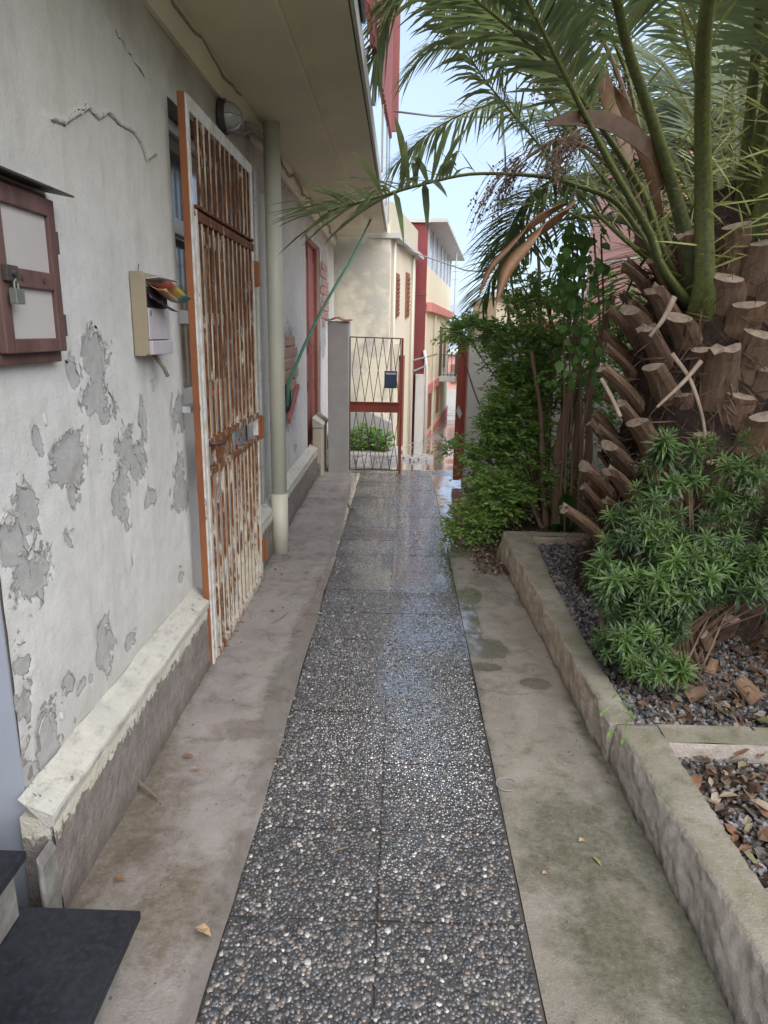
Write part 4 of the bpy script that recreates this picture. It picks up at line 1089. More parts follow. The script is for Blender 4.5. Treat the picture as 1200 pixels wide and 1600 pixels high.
pp = thing('red_gate_post', 'rust red square gate post beside the leafy shrub', 'gate post', (.64, 7.55, 0))
b = MB(); b.prism([(.600, 7.52), (.672, 7.52), (.672, 7.58), (.600, 7.58)], 'z', 0.05, 1.57); b.build('post', MAT['oxide'], pp, bevel=.003)
b = MB(); b.box(.675, .705, 7.535, 7.572, 0.06, 1.55); b.build('rear_angle', MAT['oxide'], pp, bevel=.002)
b = MB(); b.obox((.635, 7.515, .80), (.012, 0, .03), (0, .004, 0), (-.02, 0, .045)); b.build('torn_plate', MAT['pale'], pp)
bw = thing('boundary_wall', 'white plastered boundary wall behind the red gate post', 'wall', (1.7, 7.7, 0))
b = MB(); b.box(.715, 3.4, 7.60, 7.80, -.1, 1.56); b.build('wall_body', MAT['whitewall'], bw, bevel=.01)
b = MB(); b.box(.70, 3.4, 7.585, 7.815, 1.5605, 1.60); b.build('coping', MAT['pale'], bw, bevel=.006)
sw = thing('side_boundary_wall', 'weathered beige garden wall running behind the palm', 'wall', (3.5, 2, 0))
b = MB(); b.box(3.4, 3.6, -4.0, 7.8, -.1, 2.1); b.build('wall_body', MAT['beige'], sw, bevel=.01)
b = MB(); b.box(3.37, 3.63, -4.0, 7.8, 2.101, 2.15); b.build('coping', MAT['pale'], sw, bevel=.006)

# ================================================================== FAR BUILDINGS
def dirbox(b, p0, p1, t, z0, z1, mi=0, o0=0.0):
    """wall slab from p0 to p1 (xy), thickness t to the left of travel, starting o0 off the line"""
    p0, p1 = np.array(p0, float), np.array(p1, float); d = (p1 - p0) / np.linalg.norm(p1 - p0); n_ = np.array([-d[1], d[0]])
    q = [p0 + n_ * o0, p1 + n_ * o0, p1 + n_ * (o0 + t), p0 + n_ * (o0 + t)]
    b.prism([(float(a[0]), float(a[1])) for a in q], 'z', z0, z1)
def along(p0, p1, s): 
    return (p0[0] + (p1[0] - p0[0]) * s, p0[1] + (p1[1] - p0[1]) * s)
ch = thing('cream_house', 'cream plastered house with grey weathered patches behind the lattice gate', 'house', (-.5, 11, 0))
A0, A1 = (-.19, 10.6), (.235, 13.5)
b = MB(); b.box(-2.6, -.19, 10.60, 13.4, -.8, 3.16); b.build('front_wall', MAT['peel_cream'], ch, bevel=.01)
b = MB(); dirbox(b, A0, A1, 2.2, -.9, 2.93, 0, 0.004); b.build('street_wall', MAT['cream'], ch)
b = MB(); dirbox(b, (-.20, 10.55), (.25, 13.6), 2.4, 2.932, 3.0, 0, -.13); b.build('cornice', MAT['pale'], ch)
b = MB(); dirbox(b, A0, A1, .12, 3.001, 3.42, 0, -.02); b.build('parapet', MAT['pillar_cream'], ch)
for (s0, s1, z0, z1, sill) in ((.16, .26, 1.86, 2.50, 1), (.55, .66, 1.88, 2.60, 0)):
    p0, p1 = along(A0, A1, s0), along(A0, A1, s1)
    b = MB(); dirbox(b, p0, p1, .03, z0, z1, 0, -.028); wv = b.build('window', MAT['shutter'], ch, bevel=.002)
    nsl = 9
    for i in range(nsl):
        zz = z0 + .04 + i * (z1 - z0 - .08) / nsl
        b = MB(); dirbox(b, along(p0, p1, .1), along(p0, p1, .9), .012, zz, zz + .04, 0, -.042); b.build('slat', MAT['shutter'], wv)
for (s0, z1, mt) in ((.05, 2.93, 'pvc'), (.78, 2.93, 'pvc')):
    p = along(A0, A1, s0); b = MB(); b.tube([(p[0] + .04, p[1], -.4), (p[0] + .04, p[1], z1)], .022, 8); b.build('downpipe', MAT[mt], ch, smooth=True)
p0, p1 = along(A0, A1, .34), along(A0, A1, .52)
b = MB(); dirbox(b, p0, p1, .03, -.3, 1.25, 0, -.03); b.build('door', MAT['shutter'], ch, bevel=.004)
p0, p1 = along(A0, A1, .06), along(A0, A1, .30)
b = MB(); dirbox(b, p0, p1, .03, .95, 1.45, 0, -.02); b.build('meter_door', MAT['pillar_cream'], ch, bevel=.004)
b = MB(); b.prism([(-1.6, -.35), (-.10, -.35), (-.12, .32), (-.5, .50), (-1.6, .62)], 'y', 10.35, 10.598)
b.build('base_render', MAT['pillar'], ch, bevel=.02)

mr = thing('maroon_building', 'tall narrow maroon wall between the cream house and the balcony house', 'building', (.35, 14, 0))
b = MB(); b.box(-1.4, .445, 13.75, 15.5, -.9, 3.60); b.build('wall', MAT['maroon'], mr)
b = MB(); b.box(-1.5, .47, 13.70, 15.6, 3.601, 3.66); b.build('roof_edge', MAT['pale'], mr)
b = MB(); b.box(-.2, .452, 13.742, 13.75, 2.32, 2.34); b.build('joint', MAT['frame_brown'], mr)
b = MB(); b.box(.28, .44, 13.60, 13.74, -.9, .85); b.build('grey_base', MAT['pale'], mr, bevel=.01)
b = MB(); b.tube([(.50, 13.7, -.6), (.50, 13.7, .95), (.44, 13.7, 1.3)], .03, 10); b.build('waste_pipe', MAT['alu'], mr, smooth=True)
b = MB(); b.tube([(.40, 13.55, -.7), (.40, 13.55, -.52), (.46, 13.5, -.60)], .035, 8); b.build('pipe_elbow', MAT['alu'], mr, smooth=True)

yl = thing('balcony_house', 'pale yellow house with salmon bands, a small balcony and a glazed roof veranda', 'house', (.9, 17, -.6))
B0, B1 = (.475, 14.0), (1.36, 20.6)
b = MB(); dirbox(b, B0, B1, 2.0, -1.1, 2.86, 0, 0.0); b.build('wall', MAT['yellow'], yl)
b = MB(); dirbox(b, along(B0, B1, -.01), along(B0, B1, 1.01), .10, 2.03, 2.20, 0, -.10); b.build('salmon_band', MAT['salmon'], yl)
b = MB(); dirbox(b, B0, along(B0, B1, .45), .05, .42, .60, 0, -.05); b.build('salmon_band', MAT['salmon'], yl)
b = MB(); dirbox(b, B0, B1, .04, -1.1, -.45, 0, -.04); b.build('salmon_base', MAT['salmon'], yl)
b = MB(); dirbox(b, along(B0, B1, -.03), along(B0, B1, 1.04), 2.0, 3.62, 3.68, 0, -.35); b.build('veranda_roof', MAT['pale'], yl)
for i in range(7):
    s0, s1 = i / 6 * .97 + .01, i / 6 * .97 + .03
    b = MB(); dirbox(b, along(B0, B1, s0), along(B0, B1, s1), .06, 2.861, 3.619, 0, 0.005); b.build('veranda_post', MAT['alu'], yl)
    if i < 6:
        b = MB(); dirbox(b, along(B0, B1, s1 + .002), along(B0, B1, (i + 1) / 6 * .97 + .008), .015, 2.862, 3.618, 0, .03); b.build('veranda_pane', MAT['paleglass'], yl)
b = MB(); p_ = along(B0, B1, .66); b.tube([(p_[0] + .26, p_[1], 2.1), (p_[0] + .26, p_[1], 3.62)], .018, 8); b.build('roof_support', MAT['alu'], yl)
# balcony
bz = .60
b = MB(); dirbox(b, along(B0, B1, .50), along(B0, B1, .80), .42, bz - .13, bz, 0, -.42); bal = b.build('balcony', MAT['pale'], yl, bevel=.01)
for i in range(15):
    s0 = .505 + i * .29 / 14
    p = along(B0, B1, s0); b = MB(); b.tube([(p[0] + .40, p[1] - .05, bz), (p[0] + .40, p[1] - .05, bz + .52)], .008, 5); b.build('railing_bar', MAT['cable'], bal)
for i in range(5):
    p = along(B0, B1, .505); b = MB(); b.tube([(p[0] + .04 + i * .09, p[1] - .0, bz), (p[0] + .04 + i * .09, p[1] - .0, bz + .52)], .008, 5); b.build('railing_bar', MAT['cable'], bal)
p, q_ = along(B0, B1, .505), along(B0, B1, .795)
for zz in (bz + .04, bz + .52):
    b = MB(); b.tube([(p[0] + .02, p[1] - .0, zz), (p[0] + .40, p[1] - .05, zz), (q_[0] + .40, q_[1] - .05, zz)], .011, 5); b.build('railing_rail', MAT['cable'], bal)
for (s0, s1, z0, z1, nm) in ((.50, .58, bz, 1.78, 'balcony_door'), (.70, .76, .75, 1.7, 'window'), (.12, .20, -.35, .35, 'window'), (.42, .50, -.25, .42, 'window')):
    b = MB(); dirbox(b, along(B0, B1, s0), along(B0, B1, s1), .03, z0, z1, 0, -.03); b.build(nm, MAT['shutter'] if nm == 'window' else MAT['tin'], yl)
b = MB(); p = along(B0, B1, .22); b.tube([(p[0] + .04, p[1], -.7), (p[0] + .04, p[1], 2.0)], .025, 8); b.build('downpipe', MAT['pvc'], yl)
an = thing('roof_antenna', 'thin antenna mast standing on the roof of the balcony house', 'antenna', (1.2, 19, 2.86))
b = MB(); b.tube([(1.33, 18.6, 2.2), (1.33, 18.6, 3.35)], .012, 6); b.build('mast', MAT['greycable'], an)
for zz in (3.3, 3.15, 2.95):
    b = MB(); b.tube([(1.25, 18.6, zz), (1.41, 18.6, zz)], .006, 5); b.build('element', MAT['greycable'], an)

eb = thing('peach_house', 'peach coloured low house closing the end of the alley', 'house', (2.5, 26, -1))
b = MB(); b.box(1.55, 6.2, 25.5, 29, -1.3, .9); b.build('wall', MAT['pink'], eb)
b = MB(); b.box(1.5, 6.3, 25.35, 29.1, .901, 1.02); b.build('cornice', MAT['pale'], eb)
b = MB(); b.box(1.54, 6.3, 25.45, 25.499, -1.3, -.35); b.build('base', MAT['pale'], eb)
for k in range(4):
    b = MB(); b.box(1.8 + k * 1.1, 2.5 + k * 1.1, 25.44, 25.498, -.1, .55); b.build('window', MAT['shutter'], eb)
fb = thing('far_blue_house', 'distant blue grey house just above the balcony railing', 'house', (3, 36, -1))
b = MB(); b.box(1.9, 6.5, 36, 42, -2, 3.0); b.build('wall', MAT['bluegrey'], fb)
for k in range(4):
    b = MB(); b.box(2.2 + k * 1.1, 2.8 + k * 1.1, 35.94, 35.999, 1.2, 2.2); b.build('window', MAT['tin'], fb)
bh = thing('beige_house', 'beige house with flat roof seen through the shrub', 'house', (4.4, 16, 0))
b = MB(); b.box(1.95, 7.2, 15.0, 20, -1, 2.35); b.build('wall', MAT['cream'], bh)
b = MB(); b.box(1.85, 7.3, 14.85, 20.1, 2.351, 2.47); b.build('roof_slab', MAT['pale'], bh)
for (x0, z0) in ((2.5, 1.0), (3.9, 1.0), (5.4, 1.0)):
    b = MB(); b.box(x0, x0 + .7, 14.94, 14.999, z0, z0 + .9); wv = b.build('window', MAT['shutter'], bh)
pk = thing('pink_house', 'pink two storey house seen through gaps in the palm crown', 'house', (5, 13, 0))
b = MB(); b.box(3.75, 9.0, 10.5, 15, -.6, 4.6); b.build('wall', MAT['pink'], pk)
b = MB(); b.box(3.6, 9.1, 10.3, 15.1, 4.601, 4.75); b.build('roof_slab', MAT['pale'], pk)
for (x0, z0) in ((4.1, 2.9), (5.7, 2.9), (7.2, 2.9)):
    b = MB(); b.box(x0, x0 + .8, 10.44, 10.499, z0, z0 + 1.0); b.build('window', MAT['shutter'], pk)
for nm, lab, P_, r_ in (('overhead_cable', 'upper thin power cable crossing the sky beside the red sheets', [(-.15, 9.2, 4.18), (.3, 9.0, 4.08), (1.2, 8.8, 4.02), (4.0, 8.0, 4.15)], .012),
                        ('overhead_cable', 'grey cable sagging from the cream house cornice across to the right', [(-.3, 10.7, 2.95), (.27, 12.2, 2.88), (.9, 10.5, 2.5), (1.6, 9.2, 2.36), (3.5, 8.0, 2.6)], .010),
                        ('overhead_cable', 'short pale cable looping low between the cream and maroon houses', [(.0, 12.6, 1.25), (.2, 13.2, 1.12), (.5, 13.75, 1.18), (.75, 14.9, 1.2)], .016),
                        ('overhead_cable', 'lowest white cable strung across the maroon wall', [(.0, 12.6, 1.02), (.25, 13.3, .93), (.52, 13.8, 1.02)], .018)):
    b = MB(); b.tube(P_, r_, 6); tag(b.build(nm, MAT['greycable'], None, smooth=True), lab, 'cable')
# rubble and low step at the foot of the cream house
b = MB()
for k in range(70):
    x, y = random.uniform(-1.3, .45), random.uniform(9.3, 10.4) ; s_ = random.uniform(.012, .05)
    b.obox((x, y, float(street_z(y)) + s_ * .4), (s_, s_ * .4, .01), (-s_ * .3, s_, 0), (0, .1 * s_, s_ * .6))
b.build('rubble', MAT['pillar'], None, kind='stuff')
bed = MB(); bed.box(-1.6, -.02, 9.55, 10.36, -.25, -.02)
o = bed.build('raised_bed', MAT['pillar'], None, bevel=.03); struct(o)

# ================================================================== CURBS OF THE PLANTER
def curb(name, label, pts, ztop, wbase=0.03):
    """pts: (y, x_outer_base, x_outer_top, x_inner)"""
    b = MB(); V = []; ys_ = []
    pts = sorted(pts)
    yy = pts[0][0]
    while yy < pts[-1][0] + 1e-6: ys_.append(yy); yy += .013
    rows_ = []
    for yy in ys_:
        xb, xt, xi = (np.interp(yy, [p[0] for p in pts], [p[k] for p in pts]) for k in (1, 2, 3))
        zt = ztop(yy) if callable(ztop) else ztop
        prof = [(xb, -.03)] + [(xb + (xt - xb) * (t ** 1.5), zt * t) for t in (.06, .12, .2, .28, .36, .44, .52, .6, .68, .76, .84, .91, .97)] + [(xt + .008, zt)] + [(xt + (xi - xt) * t, zt) for t in (.25, .5, .75)] + [(xi - .006, zt), (xi, zt - .01), (xi, 0)]
        rows_.append([(px, yy, pz) for px, pz in prof])
    P = np.array(rows_); n_ = P.shape[1]; Q = P.reshape(-1, 3)
    d = .016 * (fbm(Q, 8, 4, 71) - .5) * 2 + .009 * (fbm(Q * np.array([1, 1, 1.3]), 42, 3, 73) - .5) * 2 + .010 * (fbm(Q, 95, 2, 75) - .5)
    side = np.tile(np.array([1] * 15 + [.25] * 3 + [.5, .5, .2]), len(ys_))
    Q = Q.copy(); Q[:, 0] += d * side; Q[:, 2] += .35 * d * (Q[:, 2] > .02)
    F_ = []
    for i in range(len(ys_) - 1):
        for j in range(n_ - 1): F_.append((i * n_ + j, i * n_ + j + 1, (i + 1) * n_ + j + 1, (i + 1) * n_ + j))
    F_.append(tuple(range(n_))); F_.append(tuple(range((len(ys_) - 1) * n_ + n_ - 1, (len(ys_) - 1) * n_ - 1, -1)))
    b.add(Q, F_)
    return tag(b.build(name, MAT['curb'], None, smooth=True), label, 'curb')
curb('planter_curb', 'low rough concrete curb of the near planter, lower right', [(-1.0, .845, .90, 1.03), (1.0, .85, .895, 1.02), (1.6, .853, .895, 1.02), (2.2, .85, .875, 1.015), (2.40, .845, .86, 1.02)], .178)
curb('planter_curb', 'narrow concrete curb running beside the gravel and the palm bed', [(2.405, .832, .840, .94), (3.1, .815, .830, .93), (4.0, .785, .812, .945), (5.0, .755, .79, 1.0)], lambda y: .172 + .010 * (y - 2.4))
def wallet(name, label, x0, x1, y0, y1, z):
    b = MB(); us, vs = span(x0, x1, .025), span(y0, y1, .02)
    def f(x, y):
        p = np.stack([x, y, 0 * x], -1); return np.stack([x, y, z + .012 * (fbm(p, 7, 4, 81) - .5)], -1)
    P, Fq = grid(us, vs, f); b.add(P, Fq)
    for yy in (y0, y1):
        P, Fq = grid(us, span(0, z - .002, .02), lambda x, q, yy=yy: np.stack([x, yy + .010 * (fbm(np.stack([x, q, 0 * x], -1), 12, 4, 82) - .5) * (q < z - .02), q], -1))
        b.add(P, Fq)
    return tag(b.build(name, MAT['curb'], None, smooth=False), label, 'curb')
wallet('cross_curb', 'cross curb dividing the leaf filled planter from the palm bed', 1.015, 3.4, 2.275, 2.395, .178)
wallet('cross_curb', 'far cross curb closing the gravel bed below the shrub stems', .99, 3.4, 4.88, 5.0, .195)
b = MB(); P, Fq = grid(span(.95, 3.4, .04), span(2.38, 4.9, .04), lambda x, y: np.stack([x, y, .125 + .03 * (fbm(np.stack([x, y, 0 * x], -1), 4, 4, 91) - .5)], -1)); b.add(P, Fq)
struct(b.build('palm_bed_soil', MAT['soil'], None, fix=False, smooth=True))
b = MB(); P, Fq = grid(span(1.0, 3.4, .04), span(-1.0, 2.29, .04), lambda x, y: np.stack([x, y, .10 + .03 * (fbm(np.stack([x, y, 0 * x], -1), 4, 4, 92) - .5)], -1)); b.add(P, Fq)
struct(b.build('near_bed_soil', MAT['soil'], None, fix=False, smooth=True))
b = MB(); P, Fq = grid(span(.70, 3.4, .05), span(4.98, 7.6, .05), lambda x, y: np.stack([x, y, np.clip((x - .72) * .35, 0, .10) + .02 * (fbm(np.stack([x, y, 0 * x], -1), 4, 4, 93) - .5)], -1)); b.add(P, Fq)
struct(b.build('shrub_bed_soil', MAT['soil'], None, fix=False, smooth=True))
# gravel
def gravel(name, x0, x1, y0, y1, z, n, r0, r1, parent=None):
    ico_V = np.array([(0, 0, 1), (.894, 0, .447), (.276, .851, .447), (-.724, .526, .447), (-.724, -.526, .447), (.276, -.851, .447), (.724, .526, -.447), (-.276, .851, -.447), (-.894, 0, -.447), (-.276, -.851, -.447), (.724, -.526, -.447), (0, 0, -1)])
    ico_F = np.array([(0, 1, 2), (0, 2, 3), (0, 3, 4), (0, 4, 5), (0, 5, 1), (1, 6, 2), (2, 7, 3), (3, 8, 4), (4, 9, 5), (5, 10, 1), (6, 7, 2), (7, 8, 3), (8, 9, 4), (9, 10, 5), (10, 6, 1)])
    c = np.stack([rng.uniform(x0, x1, n), rng.uniform(y0, y1, n), z + rng.uniform(0, .014, n)], -1)
    r_ = rng.uniform(r0, r1, n)
    V = ico_V[None] * rng.uniform(.65, 1.2, (n, 12, 1)) * r_[:, None, None] * rng.uniform(.55, 1.15, (n, 1, 3))
    th = rng.uniform(0, 6.28, n); X = V[..., 0] * np.cos(th)[:, None] - V[..., 1] * np.sin(th)[:, None]; Y = V[..., 0] * np.sin(th)[:, None] + V[..., 1] * np.cos(th)[:, None]
    V = np.stack([X, Y, V[..., 2]], -1) + c[:, None]
    F_ = (ico_F[None] + (np.arange(n) * 12)[:, None, None]).reshape(-1, 3)
    b = MB(); b.add(V.reshape(-1, 3), F_, 0, np.repeat(np.clip(rng.random(n) ** 1.5, 0, 1), 12))
    return b.build(name, MAT['gravel'], parent, kind='stuff', fix=False)
gravel('gravel', .93, 1.75, 2.45, 4.88, .125, 9000, .008, .017)
gravel('bed_gravel', 1.02, 2.4, .9, 2.27, .105, 6000, .008, .016)
# leaf litter
def litter(name, x0, x1, y0, y1, z, n, l0, l1, mat='litter', zvar=.02):
    n = int(n * 1.25)
    c = np.stack([rng.uniform(x0, x1, n), rng.uniform(y0, y1, n), z + rng.uniform(0, zvar, n)], -1)
    th = rng.uniform(0, 6.28, n); tl = rng.normal(0, .35, n)
    d = np.stack([np.cos(th) * np.cos(tl), np.sin(th) * np.cos(tl), np.sin(tl)], -1)
    up = np.stack([rng.normal(0, .4, n), rng.normal(0, .4, n), np.ones(n)], -1)
    Ln = rng.uniform(l0, l1, n)
    V, F_ = leaves(c, d, up, Ln, Ln * rng.uniform(.35, .6, n), curl=.25)
    b = MB(); b.add(V, F_, 0, np.repeat(rng.random(n), 7))
    return b.build(name, MAT[mat], None, kind='stuff', fix=False)
def leaves(c, d, up, Ln, Wd, curl=.15, fold=.25):
    """7-vertex folded leaves"""
    d = d / np.linalg.norm(d, axis=1)[:, None]
    s_ = np.cross(d, up); s_ /= np.linalg.norm(s_, axis=1)[:, None] + 1e-9
    u_ = np.cross(s_, d)
    n = len(c); V = np.zeros((n, 7, 3)); L1, W1 = Ln[:, None], Wd[:, None] / 2
    V[:, 0] = c
    V[:, 1] = c + d * L1 * .38 - s_ * W1 + u_ * W1 * fold
    V[:, 2] = c + d * L1 * .38
    V[:, 3] = c + d * L1 * .38 + s_ * W1 + u_ * W1 * fold
    V[:, 4] = c + d * L1 * .74 - s_ * W1 * .72 + u_ * (W1 * fold * .7 - L1 * curl * .35)
    V[:, 5] = c + d * L1 * .74 + s_ * W1 * .72 + u_ * (W1 * fold * .7 - L1 * curl * .35)
    V[:, 6] = c + d * L1 - u_ * L1 * curl
    F1 = np.array([(0, 2, 1), (0, 3, 2), (1, 2, 4), (2, 3, 5), (2, 5, 4), (4, 5, 6)])
    F_ = (F1[None] + (np.arange(n) * 7)[:, None, None]).reshape(-1, 3)
    return V.reshape(-1, 3), F_
litter('leaf_litter', 1.03, 2.4, .9, 2.27, .118, 1300, .025, .075)
litter('palm_bed_litter', 1.0, 2.6, 2.42, 3.4, .14, 900, .02, .06)
litter('curb_litter', .56, .80, 4.55, 5.25, .008, 420, .015, .045, zvar=.03)
litter('shrub_bed_litter', .8, 2.2, 5.05, 6.8, .10, 900, .02, .06)

# ================================================================== PALM
PC = np.array([1.80, 3.98, 0.0])
palm = thing('palm_tree', 'huge date palm with cut leaf bases on its trunk and an arching crown', 'palm tree', (1.80, 3.98, 0))
def trad(z): return float(np.interp(z, [0, .25, .6, 1.2, 1.7, 2.05, 2.3], [.74, .66, .56, .50, .47, .40, .26]))
b = MB(); P, Fq = grid(np.linspace(0, 2 * math.pi, 97), span(.05, 2.35, .03), lambda a, z: np.stack([
    PC[0] + np.array([trad(q) for q in z]) * np.cos(a), PC[1] + np.array([trad(q) for q in z]) * np.sin(a), z], -1))
Pn = P + 0
d_ = .05 * (fbm(P, 7, 4, 101) - .5)
Pn[:, 0] += d_ * np.cos(np.arctan2(P[:, 1] - PC[1], P[:, 0] - PC[0])); Pn[:, 1] += d_ * np.sin(np.arctan2(P[:, 1] - PC[1], P[:, 0] - PC[0]))
b.add(Pn, Fq); trunk = b.build('trunk', MAT['core'], palm, smooth=True, fix=False)
def stump_mesh(seed, L_, w0, w1, t0, t1, ragged=0.0):
    rs = random.Random(seed); b = MB()
    ncs, nl = 12, 6
    rings = []
    slant = rs.uniform(-.25, .25)
    for i in range(nl):
        t = i / (nl - 1); w_ = w0 + (w1 - w0) * t ** .8; th = t0 + (t1 - t0) * t
        ring = []
        for j in range(ncs):
            a = j / ncs * 2 * math.pi
            cx_ = math.copysign(abs(math.cos(a)) ** .8, math.cos(a)) * w_ / 2
            cy_ = math.sin(a); cy_ = math.copysign(abs(cy_) ** 1.05, cy_); cy_ = (cy_ if cy_ > 0 else cy_ * .45) * th * (1 - .15 * abs(math.cos(a)))
            jit = 1 + rs.uniform(-.05, .05)
            z_ = t * L_
            if i == nl - 1: z_ += -cy_ * .32 + cx_ * slant + rs.uniform(-1, 1) * ragged
            ring.append((cx_ * jit, cy_ * jit + .10 * t * t * L_ * 2 - .02, z_))
        rings.append(ring)
    V = [p for r_ in rings for p in r_]
    Fc = [(i * ncs + j, i * ncs + (j + 1) % ncs, (i + 1) * ncs + (j + 1) % ncs, (i + 1) * ncs + j) for i in range(nl - 1) for j in range(ncs)]
    b.add(V, Fc, 0)
    top = rings[-1]; c_ = tuple(np.mean(top, axis=0) + np.array([0, 0, .006]))
    b.add(top + [c_], [(j, (j + 1) % ncs, ncs) for j in range(ncs)], 1)
    return b.mesh('leaf_stump', [MAT['stump'], MAT['stump_cut']])
SM = [stump_mesh(1, .29, .205, .145, .055, .040), stump_mesh(2, .27, .215, .155, .058, .042), stump_mesh(3, .25, .195, .135, .052, .036), stump_mesh(4, .32, .19, .13, .052, .040, .012), stump_mesh(5, .28, .17, .11, .045, .032, .022)]
def place(mesh, name, parent, loc, zdir, ydir, s=1.0):
    z_ = Vector(zdir).normalized(); y_ = Vector(ydir); y_ = (y_ - z_ * y_.dot(z_)).normalized(); x_ = y_.cross(z_)
    o = bpy.data.objects.new(name, mesh); COL.objects.link(o)
    mt = Matrix(((x_.x * s, y_.x * s, z_.x * s, loc[0]), (x_.y * s, y_.y * s, z_.y * s, loc[1]), (x_.z * s, y_.z * s, z_.z * s, loc[2]), (0, 0, 0, 1)))
    if parent:
        o.parent = parent; mt = Matrix.Translation(-parent.location) @ mt
    o.matrix_local = mt
    return o
ring = 0; z = .12
while z < 2.02:
    n_ = 14 if z < .6 else 13
    for k in range(n_):
        a = (k + .5 * (ring % 2)) / n_ * 2 * math.pi + random.Random(ring * 31 + k).uniform(-.06, .06) + ring * .05
        zz = z + random.uniform(-.04, .04); r_ = trad(zz) - .045 + random.uniform(-.02, .03)
        out = np.array([math.cos(a), math.sin(a), 0])
        if z < .36 and math.cos(a) < -.45: continue
        srs = random.Random(ring * 100 + k); tilt = R(srs.uniform(12, 26) + (6 if z < .5 else 0) + (12 if math.cos(a) < -.72 else 0))
        zd = out * math.sin(tilt) + np.array([random.uniform(-.08, .08), random.uniform(-.08, .08), math.cos(tilt)])
        wts = [3, 3, 3, 1, 0] if math.cos(a) > -.75 else [1, 1, 1, 4, 6]
        place(random.choices(SM, wts)[0], 'leaf_stump', palm, PC + out * r_ + np.array([0, 0, zz]), zd, out, random.uniform(.78, 1.15))
    ring += 1; z += .140
# fibres and splinters between the stumps
b = MB(); n = 4600
a = rng.uniform(0, 2 * math.pi, n); zz = rng.uniform(.1, 2.2, n); rr = np.array([trad(q) for q in zz]) + rng.uniform(-.04, .09, n)
out = np.stack([np.cos(a), np.sin(a), 0 * a], -1)
c = PC + out * rr[:, None] + np.stack([0 * a, 0 * a, zz], -1)
tn = np.stack([-np.sin(a), np.cos(a), 0 * a], -1)
d = out * rng.normal(.35, .4, (n, 1)) + tn * rng.normal(0, .8, (n, 1)) + np.stack([0 * a, 0 * a, rng.normal(.4, .7, n)], -1)
Ln = rng.uniform(.05, .20, n)
V, F_ = leaves(c, d, out, Ln, Ln * rng.uniform(.02, .07, n), curl=.3)
b.add(V, F_, 0, np.repeat(rng.random(n) ** 1.8 * .8, 7)); b.build('fibre', MAT['fibre'], palm, kind='stuff', fix=False)
def strap(name, mat, pts, w_, parent, fold=.0, tint=.6, twist=0.0, sidehint=None, solid=.004):
    P_ = catmull(pts, 14); n_ = len(P_); T = np.gradient(P_, axis=0); T /= np.linalg.norm(T, axis=1)[:, None]
    sh = np.array(sidehint if sidehint is not None else (1, 0, 0), float); V = []
    for i in range(n_):
        t = i / (n_ - 1); s_ = sh - T[i] * np.dot(sh, T[i]); s_ /= np.linalg.norm(s_); u_ = np.cross(s_, T[i])
        a_ = twist * t; s2 = s_ * math.cos(a_) + u_ * math.sin(a_); u2 = np.cross(s2, T[i])
        ww = w_(t) if callable(w_) else w_
        V += [P_[i] - s2 * ww + u2 * ww * fold, P_[i], P_[i] + s2 * ww + u2 * ww * fold]
    Fc = [(3 * i + j, 3 * i + j + 1, 3 * i + j + 4, 3 * i + j + 3) for i in range(n_ - 1) for j in (0, 1)]
    b = MB(); b.add(V, Fc, 0, tint); o = b.build(name, mat, parent, smooth=True)
    s_ = o.modifiers.new('t', 'SOLIDIFY'); s_.thickness = solid
    return o
def catmull(pts, per=8):
    P = np.array(pts, float); P = np.vstack([2 * P[0] - P[1], P, 2 * P[-1] - P[-2]]); out_ = []
    for i in range(1, len(P) - 2):
        for k in range(per):
            t = k / per; p0, p1, p2, p3 = P[i - 1], P[i], P[i + 1], P[i + 2]
            out_.append(.5 * (2 * p1 + (p2 - p0) * t + (2 * p0 - 5 * p1 + 4 * p2 - p3) * t * t + (-p0 + 3 * p1 - 3 * p2 + p3) * t ** 3))
    out_.append(P[-2]); return np.array(out_)
# pale split strips hanging across the trunk
strap('split_strip', MAT['strip'], [(1.24, 3.28, 1.55), (1.33, 3.24, 1.42), (1.41, 3.22, 1.20), (1.42, 3.22, .98)], lambda t: .011 * (1 - .55 * t), palm, .3)
strap('split_strip', MAT['strip'], [(1.37, 3.26, 1.52), (1.28, 3.22, 1.42), (1.17, 3.20, 1.31)], lambda t: .011 * (1 - .4 * t), palm, .3)
strap('split_strip', MAT['strip'], [(1.23, 3.30, 1.80), (1.18, 3.27, 1.70), (1.13, 3.28, 1.62)], lambda t: .014 * (1 - .4 * t), palm, .3)
strap('split_strip', MAT['strip'], [(.99, 3.5, 1.42), (1.04, 3.46, 1.33), (1.08, 3.42, 1.24)], lambda t: .010, palm, .3)
strap('split_strip', MAT['strip'], [(1.00, 3.25, .55), (.98, 3.1, .42), (.97, 2.98, .26)], lambda t: .022 * (1 - .3 * t), palm, .4)
# crown heart
b = MB(); b.tube([(1.80, 3.98, 1.9), (1.78, 3.95, 2.3), (1.77, 3.9, 2.55)], [.34, .16, .03], 14); b.build('crown_heart', MAT['core'], palm, smooth=True)

